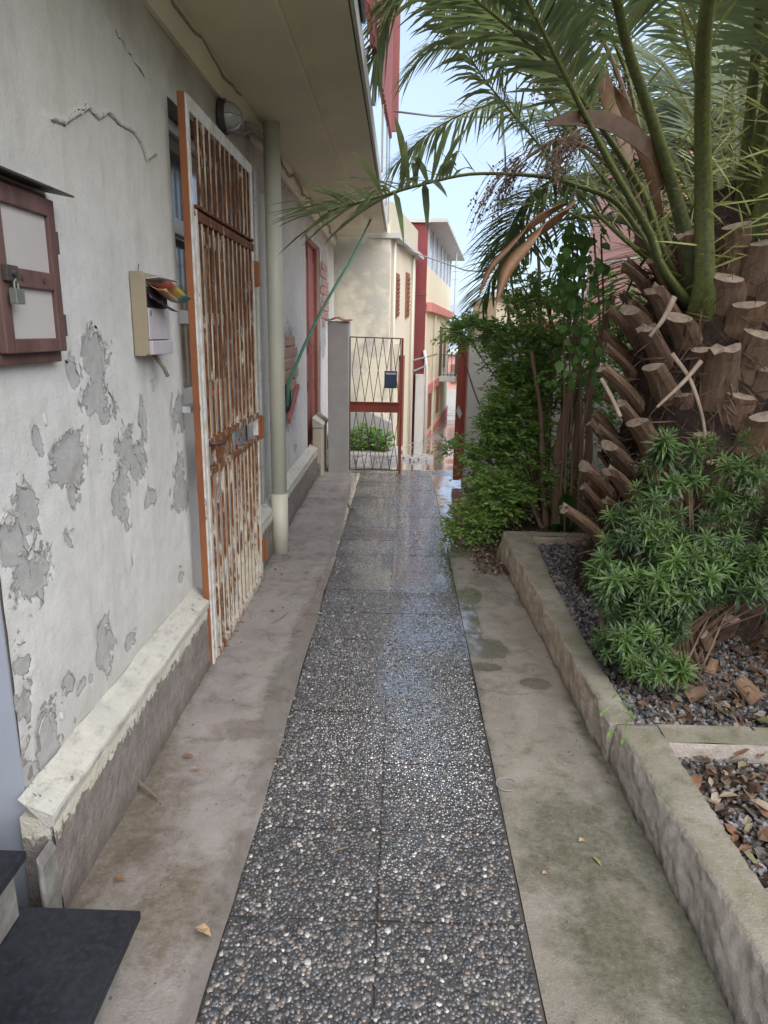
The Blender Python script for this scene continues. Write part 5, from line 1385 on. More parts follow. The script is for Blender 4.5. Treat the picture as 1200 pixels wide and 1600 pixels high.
def resample(P, n_):
    s = np.concatenate([[0], np.cumsum(np.linalg.norm(np.diff(P, axis=0), axis=1))]); q = np.linspace(0, s[-1], n_)
    return np.stack([np.interp(q, s, P[:, k]) for k in range(3)], -1), s[-1]
def frond(pts, r0=.055, t_leaf=.28, npair=85, Lmax=.50, W=.021, droop=.12, tint=.5, roll=0.0, spines=True, ang=52, tipr=.006, lift=.25, label=None, seed=0, hang=0.0):
    rs = np.random.default_rng(seed + 500); npair = int(npair * 1.3)
    P, LT = resample(catmull(pts, 10), 40)
    tt = np.linspace(0, 1, 40)
    rad = .76 * r0 * np.interp(tt, [0, .08, .25, .6, 1], [1.6, 1.0, .72, .38, tipr / r0])
    b = MB(); b.tube(P, rad, 8, 0, np.clip((.22 + .35 * tt + rs.uniform(-.08, .08))[:, None] + np.array([.45, .08, -.15, .08, .45, .05, -.2, .05])[None], 0, 1).ravel(), cap=False, flat=.62)
    fo = b.build('frond', MAT['rachis'], palm, smooth=True)
    if label: fo['label'] = label
    T = np.gradient(P, axis=0); T /= np.linalg.norm(T, axis=1)[:, None]
    def strips(ts, Ls, Ws, angs, liftv, side, dr, tints, jitter=.06):
        n = len(ts); c = np.stack([np.interp(ts, tt, P[:, k]) for k in range(3)], -1); Td = np.stack([np.interp(ts, tt, T[:, k]) for k in range(3)], -1)
        Td /= np.linalg.norm(Td, axis=1)[:, None]
        up = np.array([math.sin(roll), 0, math.cos(roll)])
        s_ = np.cross(Td, up); s_ /= np.linalg.norm(s_, axis=1)[:, None] + 1e-9; u_ = np.cross(s_, Td)
        a_ = np.radians(angs)[:, None]
        d = Td * np.cos(a_) + s_ * side[:, None] * np.sin(a_) + u_ * liftv[:, None]; d += rs.normal(0, jitter, d.shape)
        d /= np.linalg.norm(d, axis=1)[:, None]
        wn = np.cross(d, u_ + .3 * s_ * side[:, None]); wn /= np.linalg.norm(wn, axis=1)[:, None]
        rr = np.interp(ts, tt, rad)[:, None]
        c = c + s_ * side[:, None] * rr * .7
        V = np.zeros((n, 9, 3)); g = np.array([0, 0, -1.0])
        nn = np.cross(wn, d)
        for q, (t, wf) in enumerate(((0, .35), (.3, 1), (.65, .85), (.88, .4))):
            p = c + d * (Ls * t)[:, None] + g * (Ls * dr * t * t)[:, None]
            V[:, 2 * q] = p - wn * (Ws * wf / 2)[:, None]; V[:, 2 * q + 1] = p + wn * (Ws * wf / 2)[:, None]
        V[:, 8] = c + d * Ls[:, None] + g * (Ls * dr)[:, None]
        F1 = np.array([(0, 1, 3, 2), (2, 3, 5, 4), (4, 5, 7, 6)]); F2 = np.array([(6, 7, 8)]); off = (np.arange(n) * 9)[:, None, None]
        return V.reshape(-1, 3), (F1[None] + off).reshape(-1, 4), (F2[None] + off).reshape(-1, 3), np.repeat(tints, 9)
    ts = np.linspace(t_leaf, .985, npair); ts = np.concatenate([ts, ts + .3 / npair]); n = len(ts)
    side = np.where(np.arange(n) < npair, 1.0, -1.0)
    prof = np.interp((ts - t_leaf) / (1 - t_leaf), [0, .12, .4, .75, 1], [.45, .85, 1, .78, .42])
    Ls = Lmax * prof * rs.uniform(.85, 1.08, n); Ws = W * np.interp(prof, [.4, 1], [.75, 1]) * rs.uniform(.85, 1.1, n)
    angs = np.interp((ts - t_leaf) / (1 - t_leaf), [0, .7, 1], [ang + 14, ang, ang * .45]) + rs.normal(0, 5, n)
    lf = lift + rs.normal(0, .18, n)
    dr = droop * rs.uniform(.6, 1.4, n) + hang * .6
    V, F4, F3, A_ = strips(np.clip(ts, 0, 1), Ls, Ws, angs, lf, side, dr, np.clip(tint + rs.normal(0, .18, n), 0, 1))
    b = MB(); b.V.append(V); b.A.append(A_); b.n = len(V); b.F += [F4, F3]; b.MI += [np.zeros(len(F4), int), np.zeros(len(F3), int)]
    b.build('leaflets', MAT['leaflet'], fo, kind='stuff', fix=False)
    if spines:
        n = 34; ts = np.sort(rs.uniform(.05, t_leaf + .03, n)); side = rs.choice([-1.0, 1.0], n)
        V, F4, F3, A_ = strips(ts, rs.uniform(.08, .22, n) * np.interp(ts / t_leaf, [0, 1], [.7, 1.3]), np.full(n, .009), rs.uniform(35, 85, n), rs.uniform(-.2, .9, n), side, np.zeros(n), rs.random(n), .12)
        b = MB(); b.V.append(V); b.A.append(A_); b.n = len(V); b.F += [F4, F3]; b.MI += [np.zeros(len(F4), int), np.zeros(len(F3), int)]
        b.build('spines', MAT['spine'], fo, kind='stuff', fix=False)
    return fo
K = dict
frond([(1.50,3.66,1.70),(1.46,3.55,1.85),(1.36,3.45,2.26),(1.21,3.2,2.58),(1.06,2.85,2.80),(.95,2.3,3.10),(.85,1.6,3.3),(.8,1.0,3.4)], .062, .42, 80, .5, seed=1, tint=.35)
frond([(1.50,3.72,1.75),(1.41,3.6,1.95),(1.28,3.6,2.29),(1.10,3.5,2.59),(.91,3.35,2.85),(.72,3.05,3.15),(.62,2.6,3.45),(.62,2.1,3.65)], .056, .45, 75, .48, seed=2, tint=.4)
frond([(1.52,3.85,1.8),(1.35,3.8,2.0),(1.21,3.85,2.33),(.86,3.75,2.70),(.55,3.6,2.90),(.25,3.45,3.04),(.0,3.35,3.20)], .046, .50, 70, .46, seed=3, tint=.4)
frond([(1.48,3.7,1.75),(1.26,3.6,1.95),(1.19,3.6,2.10),(.98,3.55,2.36),(.83,3.5,2.55),(.66,3.4,2.75),(.40,3.25,3.05),(.05,3.0,3.35)], .045, .55, 60, .42, seed=4, tint=.5)
frond([(1.60,4.15,1.9),(1.39,4.2,2.05),(1.17,4.6,2.36),(.75,4.8,2.86),(.48,4.8,3.13),(.31,4.7,3.31),(.12,4.6,3.52),(-.05,4.5,3.66)], .036, .34, 75, .42, seed=5, tint=.65, hang=.5)
# the low one that reaches across to the slab, its middle bare, tip broken
frond([(1.55,3.95,1.8),(1.32,3.8,1.98),(1.11,3.9,2.28),(.88,3.9,2.37),(.71,3.9,2.41),(.36,3.8,2.40),(.13,3.7,2.34),(-.1,3.6,2.26),(-.36,3.5,2.17)], .034, .70, 26, .72, W=.032, droop=.22, seed=6, tint=.35, ang=62, tipr=.012, lift=.25, label='low frond reaching across the path, bare in its middle, with a broken tip')
frond([(1.70,4.3,1.95),(1.56,4.4,2.1),(1.38,5.2,2.74),(1.07,5.8,3.2),(.79,6.2,3.42),(.5,6.4,3.40),(.28,6.5,3.32),(.09,6.6,3.21),(-.13,6.7,3.02)], .034, .40, 95, .46, seed=7, tint=.7, hang=.55, droop=.3)
frond([(1.85,4.3,1.95),(1.83,4.4,2.1),(1.74,4.5,2.63),(1.67,4.5,3.02),(1.52,4.45,3.35),(1.35,4.3,3.8),(1.2,4.1,4.2)], .050, .5, 60, .45, seed=8, tint=.5)
frond([(1.62,3.98,1.9),(1.46,4.0,2.05),(1.33,4.2,2.53),(1.22,4.3,2.97),(1.10,4.3,3.2),(.92,4.15,3.5),(.78,3.9,3.8),(.7,3.6,4.05)], .046, .45, 70, .45, seed=9, tint=.5)
frond([(1.62,3.62,1.8),(1.65,3.6,1.95),(1.66,3.5,2.21),(1.62,3.3,2.55),(1.50,3.0,2.95),(1.3,2.5,3.3),(1.05,1.8,3.5)], .062, .42, 70, .5, seed=10, tint=.4)
frond([(1.6,4.1,1.95),(1.42,4.3,2.2),(1.0,4.5,2.72),(.63,4.7,3.30),(.25,4.8,3.62),(-.02,4.85,3.66),(-.16,4.9,3.45),(-.22,4.95,3.25)], .036, .42, 95, .50, seed=11, tint=.6, hang=.35)
frond([(1.6,4.1,1.95),(1.36,4.25,2.3),(.95,4.3,2.85),(.55,4.3,3.2),(.22,4.25,3.35),(.0,4.2,3.38),(-.14,4.15,3.25)], .036, .42, 90, .46, seed=12, tint=.55, hang=.4)
frond([(1.6,4.1,1.95),(1.45,4.6,2.5),(1.15,5.1,3.1),(.85,5.3,3.45),(.5,5.4,3.62),(.2,5.4,3.55),(-.0,5.4,3.35)], .034, .42, 90, .46, seed=13, tint=.7, hang=.5)
frond([(1.5,4.0,1.9),(1.3,4.1,2.15),(1.05,4.3,2.45),(.85,4.5,2.5),(.70,4.6,2.35),(.62,4.7,2.1)], .028, .45, 60, .40, seed=15, tint=.6, hang=.5)
frond([(1.78,3.55,1.8),(1.86,3.5,2.1),(1.92,3.42,2.5),(1.90,3.25,3.0),(1.8,2.9,3.5)], .056, .45, 60, .5, seed=16, tint=.45)
frond([(1.92,3.7,1.85),(2.02,3.7,2.2),(2.08,3.6,2.7),(2.05,3.4,3.3)], .052, .5, 50, .5, seed=17, tint=.5)
frond([(1.70,3.75,1.9),(1.72,3.75,2.2),(1.76,3.7,2.7),(1.74,3.6,3.3),(1.66,3.4,3.8)], .05, .5, 50, .5, seed=18, tint=.6)
# the rest of the crown; unseen camera-side fronds added to shade trunk and planter
gen = [(20, 72, 3.4), (60, 60, 3.6), (95, 50, 3.4), (75, 35, 3.2), (40, 45, 3.4), (10, 50, 3.4), (-25, 62, 3.4), (-55, 55, 3.4), (-40, 35, 3.0), (0, 28, 3.0), (25, 25, 3.0), (55, 20, 2.8), (88, 22, 2.6), (-70, 68, 3.2),
       (110, 38, 2.9), (-15, 40, 3.1), (45, 68, 3.4), (80, 74, 3.4), (-65, 42, 3.0), (70, 50, 3.3), (120, 30, 2.4), (85, 60, 3.2), (-60, 30, 2.8), (15, 60, 3.2), (30, 54, 3.3), (50, 52, 3.0), (65, 66, 3.4), (92, 58, 2.9), (98, 44, 2.9), (78, 43, 3.0), (5, 70, 3.2), (-30, 72, 3.2), (-10, 64, 3.2), (35, 34, 2.8), (102, 70, 2.8), (60, 76, 3.0), (108, 60, 2.6), (-75, 50, 3.2), (-95, 50, 3.2), (-112, 62, 3.2), (-50, 48, 3.2), (-100, 74, 3.2), (-120, 76, 3.0)]
for i, (az, el, LT) in enumerate(gen):
    a = R(az); e = R(el); o_ = np.array([math.cos(a), math.sin(a), 0])
    p = PC + o_ * .18 + np.array([0, 0, 2.0]); pts = [p - np.array([0, 0, .15])]
    e0 = e
    for k in range(8):
        pts.append(p.copy()); st_ = LT / 7
        p = p + (o_ * math.cos(e) + np.array([0, 0, math.sin(e)])) * st_; e -= R(7 + 2.6 * k)
    frond(pts, .05, .30, 62, .52, W=.024, seed=30 + i, tint=random.uniform(.35, .65), hang=.25, spines=(i % 2 == 0))
# tangled spines on the right of the thick petiole
b = MB(); n = 360
c = np.stack([rng.uniform(1.42, 2.05, n), rng.uniform(3.35, 4.1, n), rng.uniform(1.95, 2.85, n)], -1)
d = rng.normal(0, 1, (n, 3)) * np.array([1, .5, .45]); Ln = rng.uniform(.12, .32, n)
V, F_ = leaves(c, d, np.tile([[0., -1, .2]], (n, 1)), Ln, np.full(n, .009), curl=.08)
b.add(V, F_, 0, np.repeat(rng.random(n), 7)); b.build('loose_spines', MAT['spine'], palm, kind='stuff', fix=False)
# brown spathes
sp = lambda m_: (lambda t: m_ * math.sin(math.pi * min(1, .08 + t * .92)) ** .7)
strap('spathe', MAT['spathe'], [(.80,3.55,2.24),(.73,3.5,2.18),(.60,3.45,2.08),(.49,3.42,1.93),(.44,3.4,1.76)], sp(.040), palm, .5, .75, sidehint=(1, 0, 1))
strap('spathe', MAT['spathe'], [(.76,3.56,2.23),(.68,3.5,2.19),(.55,3.48,2.09),(.42,3.46,1.94),(.36,3.45,1.79)], sp(.022), palm, .6, .45, sidehint=(1, 0, 1))
strap('spathe', MAT['spathe'], [(1.22,3.62,2.30),(1.13,3.58,2.45),(.93,3.55,2.56),(.75,3.52,2.57),(.62,3.5,2.54)], sp(.040), palm, .9, .2, sidehint=(0, 0, 1))
strap('spathe', MAT['spathe'], [(1.28,3.75,2.20),(1.17,3.7,2.42),(1.02,3.65,2.66),(.95,3.6,2.74)], sp(.030), palm, .9, .4, sidehint=(1, 0, 0))
strap('spathe', MAT['spathe'], [(1.25,4.2,2.5),(1.15,4.3,2.8),(1.05,4.3,3.0),(.98,4.3,3.05)], sp(.045), palm, .5, .5, sidehint=(1, 0, 0))
def fruit(stalk, end, n, L0, L1, dirv, seed, tint=.4):
    rs = random.Random(seed); b = MB(); b.tube(catmull(stalk, 6), np.linspace(.014, .008, (len(stalk) - 1) * 6 + 1), 6, 0, .35)
    e = np.array(end)
    for k in range(n):
        s0 = e + np.array([rs.gauss(0, .025), rs.gauss(0, .03), rs.gauss(0, .025)])
        Ls = rs.uniform(L0, L1); dv = np.array(dirv) + np.array([rs.gauss(0, .35), rs.gauss(0, .35), rs.gauss(0, .18)]); dv /= np.linalg.norm(dv)
        P_ = [s0]
        for q in range(5):
            dv = dv + np.array([rs.gauss(0, .10), rs.gauss(0, .10), -.28]); dv /= np.linalg.norm(dv); P_.append(P_[-1] + dv * Ls / 5)
        t_ = min(1, max(0, tint + rs.gauss(0, .2)))
        b.tube(P_, [.0022, .002, .0018, .0016, .0014, .001], 3, 0, t_, cap=False)
        for q in range(7):
            f_ = rs.uniform(1.2, 4.9); i0 = int(f_); c_ = P_[i0] + (P_[min(i0 + 1, 5)] - P_[i0]) * (f_ - i0)
            b.obox(c_ + np.array([rs.gauss(0, .004) for _ in range(3)]), (.0032, .001, 0), (-.001, .0032, 0), (0, .0005, .0042), 0, max(0, t_ - .25))
    return b.build('fruit_stalk', MAT['fruit'], palm, kind='stuff', fix=False)
fruit([(1.3, 4.0, 2.2), (1.0, 3.9, 2.5), (.78, 3.9, 2.58), (.62, 3.9, 2.50)], (.60, 3.9, 2.48), 42, .22, .48, (-.75, 0, -.35), 1, .25)
fruit([(1.3, 4.0, 2.2), (1.05, 3.85, 2.55), (.90, 3.85, 2.62)], (.86, 3.85, 2.60), 45, .18, .36, (-.55, 0, -.3), 2, .7)
fruit([(1.4, 4.1, 2.3), (1.1, 4.05, 2.9), (.92, 4.0, 3.15), (.84, 4.0, 3.18)], (.82, 4.0, 3.18), 60, .2, .45, (-.25, 0, -.5), 3, .65)
fruit([(1.4, 4.1, 2.3), (1.35, 4.4, 2.9), (1.28, 4.4, 3.1), (1.25, 4.4, 3.1)], (1.22, 4.4, 3.08), 40, .2, .4, (-.1, 0, -.5), 4, .6)
frond([(.95, 3.9, 2.2), (.80, 3.85, 2.25), (.66, 3.8, 2.26), (.52, 3.75, 2.25)], .012, .1, 10, .22, seed=90, tint=.5, spines=False)

# ================================================================== GREEN NARROW-LEAF SHRUB
sh = thing('narrow_leaf_shrub', 'lush green shrub of narrow whorled leaves growing against the foot of the palm', 'shrub', (1.3, 2.95, .12))
blobs = [(1.14,2.92,.46,.17,.15,.20,52),(1.43,3.0,.72,.22,.15,.19,60),(1.10,3.06,.78,.16,.13,.17,40),(1.25,3.14,1.04,.17,.08,.17,26),(1.56,3.10,.98,.15,.10,.18,26),(1.03,2.80,.34,.13,.10,.10,30),(1.23,2.86,.60,.18,.12,.15,44),(1.60,2.92,.60,.17,.12,.14,42),(.97,2.97,.58,.10,.10,.15,28),(1.15,3.1,1.15,.06,.06,.10,8),(1.72,3.0,.80,.15,.12,.22,40),(1.08,2.70,.26,.12,.07,.07,18)]
cs, ds = [], []
base_ = np.array([1.32, 3.02, .15])
b = MB()
for (x, y, z, rx, ry, rz, n) in blobs:
    for k in range(int(n * .95)):
        v = rng.normal(0, 1, 3); v /= np.linalg.norm(v); v[1] = -abs(v[1]) if rng.random() < .8 else v[1]
        q = rng.uniform(.45, 1.08); p = np.array([x + v[0] * rx * q, y + v[1] * ry * q, z + v[2] * rz * q])
        d = v * np.array([.6, .8, .4]) + np.array([0, -.15, .75]); d /= np.linalg.norm(d)
        cs.append(p); ds.append(d)
        if k % 3 == 0: b.tube(catmull([base_ + rng.normal(0, .06, 3) * np.array([1, 1, 0]), (base_ + p) / 2 + np.array([0, 0, .02]) , p - d * .08, p], 4), np.linspace(.006, .0025, 13), 4, cap=False)
b.build('stems', MAT['bark'], sh, kind='stuff', fix=False)
cs, ds = np.array(cs), np.array(ds); rsz = rng.uniform(.55, 1.2, len(cs)); rtn = rng.normal(0, .24, len(cs)); C, D, U, LL, TT = [], [], [], [], []
for lev in range(4):
    m_ = (8, 7, 6, 4)[lev]
    for k in range(m_):
        a = 2 * math.pi * k / m_ + lev * .7 + rng.uniform(-.2, .2, len(cs))
        ref = np.cross(ds, np.array([[.3, .2, 1.0]])); ref /= np.linalg.norm(ref, axis=1)[:, None]; r2 = np.cross(ds, ref)
        rad_ = ref * np.cos(a)[:, None] + r2 * np.sin(a)[:, None]
        e = (.05, .35, .8, 1.6)[lev] + rng.normal(0, .12, len(cs))
        C.append(cs + ds * (.0 + .016 * lev)); D.append(rad_ + ds * e[:, None]); U.append(ds + .01)
        LL.append(rsz * rng.uniform(.062, .092, len(cs)) * (1, .95, .8, .55)[lev]); TT.append(np.clip(.12 + .17 * lev + rtn + rng.normal(0, .10, len(cs)) + .25 * (fbm(cs, 5, 2, 5) - .4), 0, 1))
C, D, U, LL, TT = map(np.concatenate, (C, D, U, LL, TT))
V, F_ = leaves(C, D, U, LL, LL * .15, curl=.26, fold=.35)
b = MB(); b.add(V, F_, 0, np.repeat(TT, 7)); b.build('foliage', MAT['shrubleaf'], sh, kind='stuff', fix=False)

# ================================================================== SMALL-LEAF SHRUB BY THE GATE
def twiggy(thing_, blobs_, leafL, mat, dens=1.0, nl=11, base=None, up=.35, wf=.45, stems=True, rstem=.014):
    C, D, U, LL, TT = [], [], [], [], []; b = MB()
    for (x, y, z, rx, ry, rz, n) in blobs_:
        if base is not None and stems:
            for q in range(2):
                bp = np.array(base) + rng.normal(0, .07, 3) * np.array([1, 1, 0]); tp = np.array([x, y, z]) + rng.normal(0, .08, 3)
                md = bp * .45 + tp * .55 + np.array([rng.normal(0, .07), rng.normal(0, .07), .10])
                b.tube(catmull([bp, md, tp], 7), np.linspace(rstem, .004, 15), 5, cap=False)
        n = int(n * dens); v = rng.normal(0, 1, (n, 3)); v /= np.linalg.norm(v, axis=1)[:, None]
        p = np.array([x, y, z]) + v * np.array([rx, ry, rz]) * rng.uniform(.25, 1.0, (n, 1)) ** .6
        d = v * .8 + rng.normal(0, .4, (n, 3)) + np.array([0, 0, up]); d /= np.linalg.norm(d, axis=1)[:, None]
        TL = rng.uniform(.08, .18, n)
        for k in range(nl):
            t = (k + .3) / nl; s_ = 1 if k % 2 else -1
            ref = np.cross(d, np.array([[0, .1, 1.0]])); ref /= np.linalg.norm(ref, axis=1)[:, None]
            C.append(p + d * (TL * t)[:, None] + np.array([0, 0, -1.]) * (TL * t * t * .35)[:, None]); D.append(ref * s_ + d * .7 + rng.normal(0, .3, (n, 3))); U.append(np.tile([[0, 0, 1.0]], (n, 1)) + rng.normal(0, .4, (n, 3)))
            LL.append(leafL * rng.uniform(.6, 1.15, n)); TT.append(np.clip(.3 + .35 * t + rng.normal(0, .15, n) + .3 * (fbm(p, 3, 2, 9) - .5), 0, 1))
        for k in range(0, n, 4): b.tube([p[k] - d[k] * .06, p[k], p[k] + d[k] * TL[k]], [.003, .002, .001], 3, cap=False)
    C, D, U, LL, TT = map(np.concatenate, (C, D, U, LL, TT))
    V, F_ = leaves(C, D, U, LL, LL * wf, curl=.15, fold=.25)
    b.build('stems', MAT['bark'], thing_, kind='stuff', fix=False)
    b2 = MB(); b2.add(V, F_, 0, np.repeat(TT, 7)); return b2.build('foliage', mat, thing_, kind='stuff', fix=False)
ms = thing('leafy_shrub', 'tall loose shrub of small glossy leaves overhanging the red gate post', 'shrub', (1.3, 5.7, .1))
twiggy(ms, [(.60,6.1,1.64,.24,.2,.07,60),(1.0,6.0,1.45,.26,.3,.22,120),(1.15,5.8,1.75,.30,.3,.22,80),(1.38,5.7,1.35,.30,.3,.30,110),(1.0,6.0,1.16,.20,.25,.16,80),(.86,5.9,.86,.17,.25,.10,55),(1.0,5.8,.95,.28,.25,.25,110),
            (.50,5.85,.66,.13,.15,.04,14),(.80,5.8,.56,.22,.25,.15,80),(.56,5.25,.17,.16,.18,.09,50),(.80,5.45,.36,.22,.22,.16,90),(.95,5.9,2.0,.20,.2,.12,24),(1.2,5.6,.55,.25,.2,.2,60)], .050, MAT['privet'], 2.9, base=(1.22, 5.75, .10))
# its brown trunks
for i, (pts, r0, r1) in enumerate((([(1.30,5.45,.08),(1.26,5.42,.5),(1.27,5.4,.95),(1.34,5.35,1.4)], .050, .035), ([(1.38,5.5,.08),(1.40,5.45,.6),(1.38,5.42,1.1),(1.30,5.4,1.7)], .042, .025), ([(1.22,5.5,.08),(1.16,5.5,.5),(1.12,5.55,1.0),(1.02,5.6,1.5)], .026, .014),
                                    ([(1.25,5.6,.08),(1.20,5.65,.6),(1.22,5.7,1.2),(1.15,5.7,1.9)], .024, .012), ([(1.42,5.4,.08),(1.47,5.35,.7),(1.42,5.3,1.3),(1.50,5.2,1.9)], .036, .022), ([(1.18,5.45,.08),(1.05,5.5,.35),(.92,5.55,.6)], .018, .01))):
    P_ = catmull(pts, 8); b = MB(); b.tube(P_, np.linspace(r0, r1, len(P_)) * (1 + .12 * np.sin(np.arange(len(P_)) * 1.7)), 9); b.build('trunk', MAT['bark'], ms, smooth=True)
vn = thing('broad_leaf_vine', 'climbing vine with broad light green leaves between the shrub and the palm', 'vine', (1.3, 5.1, .1))
n = 190
p = np.concatenate([np.stack([rng.normal(1.17, .09, 90), rng.normal(5.1, .08, 90), rng.uniform(1.75, 2.35, 90)], -1), np.stack([rng.normal(1.22, .10, 100), rng.normal(5.0, .08, 100), rng.uniform(1.3, 2.2, 100)], -1)])
d = rng.normal(0, .5, (n, 3)) + np.array([0, -.25, -.6]); LL = rng.uniform(.05, .10, n)
V, F_ = leaves(p, d, np.tile([[0, -1.0, .3]], (n, 1)) + rng.normal(0, .35, (n, 3)), LL, LL * .72, curl=.12)
b = MB(); b.add(V, F_, 0, np.repeat(np.clip(rng.normal(.55, .2, n), 0, 1), 7)); b.build('foliage', MAT['vineleaf'], vn, kind='stuff', fix=False)
b = MB()
for k in range(6):
    x_ = 1.15 + .05 * k; b.tube(catmull([(x_ + .1, 5.2, .1), (x_ + rng.normal(0, .04), 5.15, .9), (x_ + rng.normal(0, .05), 5.1, 1.6), (x_ - .05, 5.1, 2.3)], 6), .007, 5, cap=False)
b.build('stems', MAT['bark'], vn)
yc = thing('strap_leaf_tree', 'small tree with bare curving stems ending in heads of strap leaves', 'tree', (1.4, 7.0, .1))
heads = [((1.26, 7.0, 2.42), 34), ((1.50, 7.0, 2.25), 34), ((1.22, 7.0, 1.90), 26), ((1.02, 7.0, 1.88), 24), ((1.40, 7.1, 2.0), 26), ((1.62, 6.8, 2.5), 30)]
for (h, m_) in heads:
    P_ = catmull([(1.42 + rng.normal(0, .04), 7.0, .1), (1.40 + rng.normal(0, .05), 7.0, 1.0), (h[0] + rng.normal(.12, .05), 7.0, h[2] - .45), (h[0] + .03, h[1], h[2] - .15), h], 7)
    b = MB(); b.tube(P_, np.linspace(.028, .012, len(P_)), 7); b.build('stem', MAT['bark'], yc, smooth=True)
    v = rng.normal(0, 1, (m_, 3)); v[:, 2] = v[:, 2] * .6 + .35; LL = rng.uniform(.16, .30, m_)
    V, F_ = leaves(np.tile(np.array([h]), (m_, 1)) + rng.normal(0, .02, (m_, 3)), v, np.tile([[0, 0, 1.0]], (m_, 1)), LL, np.full(m_, .020), curl=.35)
    b = MB(); b.add(V, F_, 0, np.repeat(rng.uniform(.2, 1, m_), 7)); b.build('leaf_head', MAT['yucca'], yc, kind='stuff', fix=False)
wd = thing('weed_patch', 'bright green weeds growing behind the lattice gate', 'weeds', (-.45, 9.9, -.1))
twiggy(wd, [(-.55,9.95,.12,.22,.2,.17,90),(-.32,9.9,.10,.20,.18,.16,80),(-.75,9.9,.1,.2,.2,.2,60),(-.2,9.9,.0,.12,.1,.1,24)], .05, MAT['weed'], 1.0, wf=.6, base=(-.45, 9.9, -.1), rstem=.006)
bl = thing('broad_leaf_plant', 'two broad green leaves at the foot of the shrub stems behind the curb', 'plant', (1.3, 5.15, .12))
for (pts, w_) in (([(1.30,5.25,.15),(1.30,5.2,.30),(1.27,5.15,.42),(1.25,5.08,.48)], .07), ([(1.32,5.2,.15),(1.42,5.1,.28),(1.50,5.0,.32),(1.57,4.95,.30)], .06), ([(1.26,5.2,.15),(1.2,5.1,.24),(1.16,5.0,.26)], .05)):
    strap('leaf', MAT['vineleaf'], pts, sp(w_), bl, .3, .15, sidehint=(1, 0, .2), solid=.002)
sd_ = thing('seedling', 'tiny seedling with arching stems rooted in the curb joint', 'seedling', (.93, 2.42, .18))
for (e, m_) in (((.80, 2.38, .235), (.86, 2.40, .27)), ((.81, 2.30, .20), (.86, 2.36, .25)), ((.87, 2.47, .26), (.90, 2.44, .26)), ((.85, 2.27, .19), (.88, 2.33, .235))):
    b = MB(); b.tube(catmull([(.935, 2.42, .18), m_, e], 5), .0018, 4); b.build('stem', MAT['weed'], sd_)
    b = MB(); V, F_ = leaves(np.array([e, e]), np.array([[-.5, -.6, -.2], [.4, -.7, .2]]), np.array([[0, 0, 1.], [0, 0, 1.]]), np.array([.030, .022]), np.array([.014, .010])); b.add(V, F_, 0, .3); b.build('leaf', MAT['privet'], sd_, fix=False)
# background greenery behind the palm so that gaps read as garden
hg = thing('garden_hedge', 'dense dark hedge along the garden wall behind the palm', 'hedge', (2.8, 5.5, .1))
twiggy(hg, [(2.2,6.3,.9,.5,.4,.8,150),(2.9,5.8,1.0,.5,.6,.9,170),(3.1,4.8,1.0,.3,.6,.9,120),(1.85,6.6,1.4,.3,.3,.7,110),(2.5,6.8,1.9,.7,.4,.5,130)], .07, MAT['privet'], 1.0, base=(2.6, 6.0, .1), wf=.5)

# ================================================================== FALLEN BITS
def dry_leaf(name, loc, L_, W_, yaw, label, cat, mat='dryleaf', tint=.6, curl=.3, group=None):
    n1 = np.array([[math.cos(yaw), math.sin(yaw), .12]])
    V, F_ = leaves(np.array([loc]), n1, np.array([[.15, .1, 1.]]), np.array([L_]), np.array([W_]), curl=curl, fold=.5)
    b = MB(); b.add(V, F_, 0, tint); o = b.build(name, MAT[mat], None, fix=False)
    s_ = o.modifiers.new('t', 'SOLIDIFY'); s_.thickness = .0012
    return tag(o, label, cat, group)
dry_leaf('fallen_leaf', (-.535, 1.545, .022), .052, .030, -.3, 'pale curled dry leaf on the concrete next to the pebble edge, low left', 'leaf', tint=1.0)
dry_leaf('fallen_leaf', (.665, 1.84, .006), .055, .012, 1.9, 'thin yellow leaf lying on mossy concrete right of the path', 'leaf', 'spine', .8)
dry_leaf('fallen_leaf', (-.815, 2.33, .022), .045, .02, .2, 'dark curled leaf on the brown stain near the plinth', 'leaf', tint=.1)
dry_leaf('fallen_leaf', (-.76, 2.25, .022), .04, .014, .3, 'small pale leaf lying just beyond the brown stain', 'leaf', tint=.7)
dry_leaf('fallen_leaf', (-.83, 1.71, .022), .035, .014, .0, 'dark thin leaf on the brown concrete above the lower step', 'leaf', tint=.0)
dry_leaf('fallen_leaf', (.47, 1.80, .008), .02, .014, .4, 'tiny pale leaf crumb close to the right edge of the pebbles', 'leaf', tint=.9)
dry_leaf('fallen_leaf', (.62, 1.95, .006), .026, .018, .4, 'small round whitish flake on the mossy patch', 'leaf', tint=1.0)
dry_leaf('fallen_leaf', (-.43, 6.35, .02), .14, .03, 2.0, 'long curled grey leaf scrap on the concrete before the pillar', 'leaf', tint=.35)
dry_leaf('fallen_leaf', (-.47, 6.25, .02), .10, .03, .7, 'shorter curled leaf scrap beside the long grey one', 'leaf', tint=.8)
for k, (x, y) in enumerate([(-.85, 4.55), (-.78, 4.45), (-.60, 4.48), (-.72, 3.78), (.52, 5.1), (.44, 5.15), (.56, 5.05), (-.02, 5.6), (.10, 5.55), (.14, 5.3), (.2, 5.45)]):
    dry_leaf('leaf_crumb', (x, y, .016), .035, .016, random.uniform(0, 6), 'dark leaf crumb lying on the ' + ('left concrete strip near the downpipe' if x < -.4 else ('wet right strip beside the overhanging shrub' if x > .4 else 'far wet pebbles of the path')), 'leaf', tint=.05, group='dark leaf crumbs on the damp ground')
gravel('grit', -.93, -.50, 1.1, 7.6, .012, 420, .0012, .0042)
gravel('grit', .42, .80, 1.1, 6.5, .004, 380, .0012, .0040)
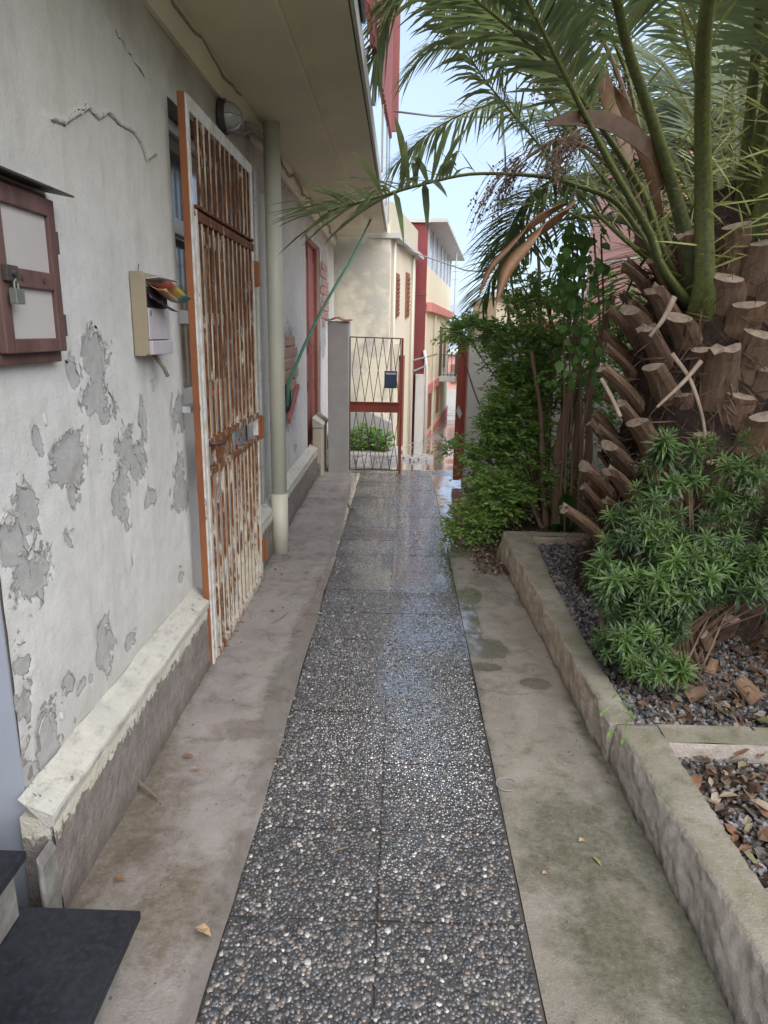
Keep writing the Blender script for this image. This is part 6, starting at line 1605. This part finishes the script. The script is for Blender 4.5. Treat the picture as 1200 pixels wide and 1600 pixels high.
def twig(pts, r_, label, mat='twig', name='twig'):
    b = MB(); b.tube(catmull(pts, 5), r_, 6); return tag(b.build(name, MAT[mat], None, smooth=True), label, 'twig')
tw = thing('splinter', 'pale splintered twig lying at the foot of the plinth, lower left', 'twig', (-.95, 2.15, 0))
b = MB(); b.tube([(-.965, 2.20, .055), (-.91, 2.14, .04), (-.82, 2.08, .022)], [.006, .010, .003], 6); b.build('stick', MAT['twig'], tw)
b = MB(); b.tube([(-.955, 2.19, .05), (-.958, 2.10, .02)], [.006, .003], 6); b.build('side_stub', MAT['twig'], tw)
b = MB(); b.tube([(-.975, 2.215, .062), (-.935, 2.17, .055)], [.007, .006], 6); b.build('pale_tip', MAT['marble'], tw)
twig([(-.70, 3.60, .02), (-.66, 3.66, .024), (-.64, 3.73, .021)], .0022, 'thin curved twig on the concrete in front of the iron door')
twig([(-.52, 2.27, .02), (-.475, 2.33, .024), (-.44, 2.35, .021)], .002, 'short straight twig beside the pebble edge, left')
twig([(-.62, 2.58, .02), (-.57, 2.60, .023), (-.545, 2.59, .02)], .002, 'dark bent twig on the damp stain left of the path')
twig([(-.20, 1.85, .02), (-.14, 1.87, .022)], .0022, 'pale straw stalk lying on the pebbles')
b = MB()
for t in range(14):
    a = t / 13 * 5.4; b.V and None
P_ = [(.425 + .038 * math.cos(a), 2.24 + .038 * math.sin(a), .006) for a in np.linspace(.4, 5.2, 18)]
b.tube(P_, .0022, 5); tag(b.build('wire_ring', MAT['greycable'], None), 'thin grey wire ring pressed into the right concrete', 'ring')
grp = 'cut palm leaf bases lying under the palm'
for k, (x, y, z, a, t_) in enumerate([(1.22,2.62,.17,.4,1.1),(1.50,2.60,.18,2.0,1.2),(1.38,2.78,.20,1.2,.9),(1.62,2.72,.22,-.4,1.0),(1.80,2.60,.18,.9,1.3),(1.66,2.50,.17,2.6,1.3),(1.95,2.75,.22,.1,.8),(1.45,2.95,.25,2.9,.7),(1.78,2.92,.32,-.9,.6),(1.10,2.90,.18,2.2,1.2)]):
    o = place(SM[k % 5], 'cut_leaf_base', None, (x, y, z), (math.cos(a) * math.sin(t_), math.sin(a) * math.sin(t_) - .3, math.cos(t_)), (0, -1, .5), random.uniform(.26, .42))
    tag(o, 'dry brown cut leaf base lying in the dark bed under the palm', 'leaf base', grp)
b = MB(); n = 500
c = np.stack([rng.uniform(1.0, 2.3, n), rng.uniform(2.42, 3.2, n), rng.uniform(.14, .26, n)], -1); d = rng.normal(0, 1, (n, 3)) * np.array([1, 1, .35]); LL = rng.uniform(.04, .14, n)
V, F_ = leaves(c, d, np.tile([[0., 0, 1]], (n, 1)), LL, LL * .07, curl=.3); b.add(V, F_, 0, np.repeat(rng.random(n) ** 2 * .7, 7)); tag(b.build('palm_debris', MAT['fibre'], None, kind='stuff', fix=False), 'shredded palm fibre and splinters over the dark bed', 'debris')
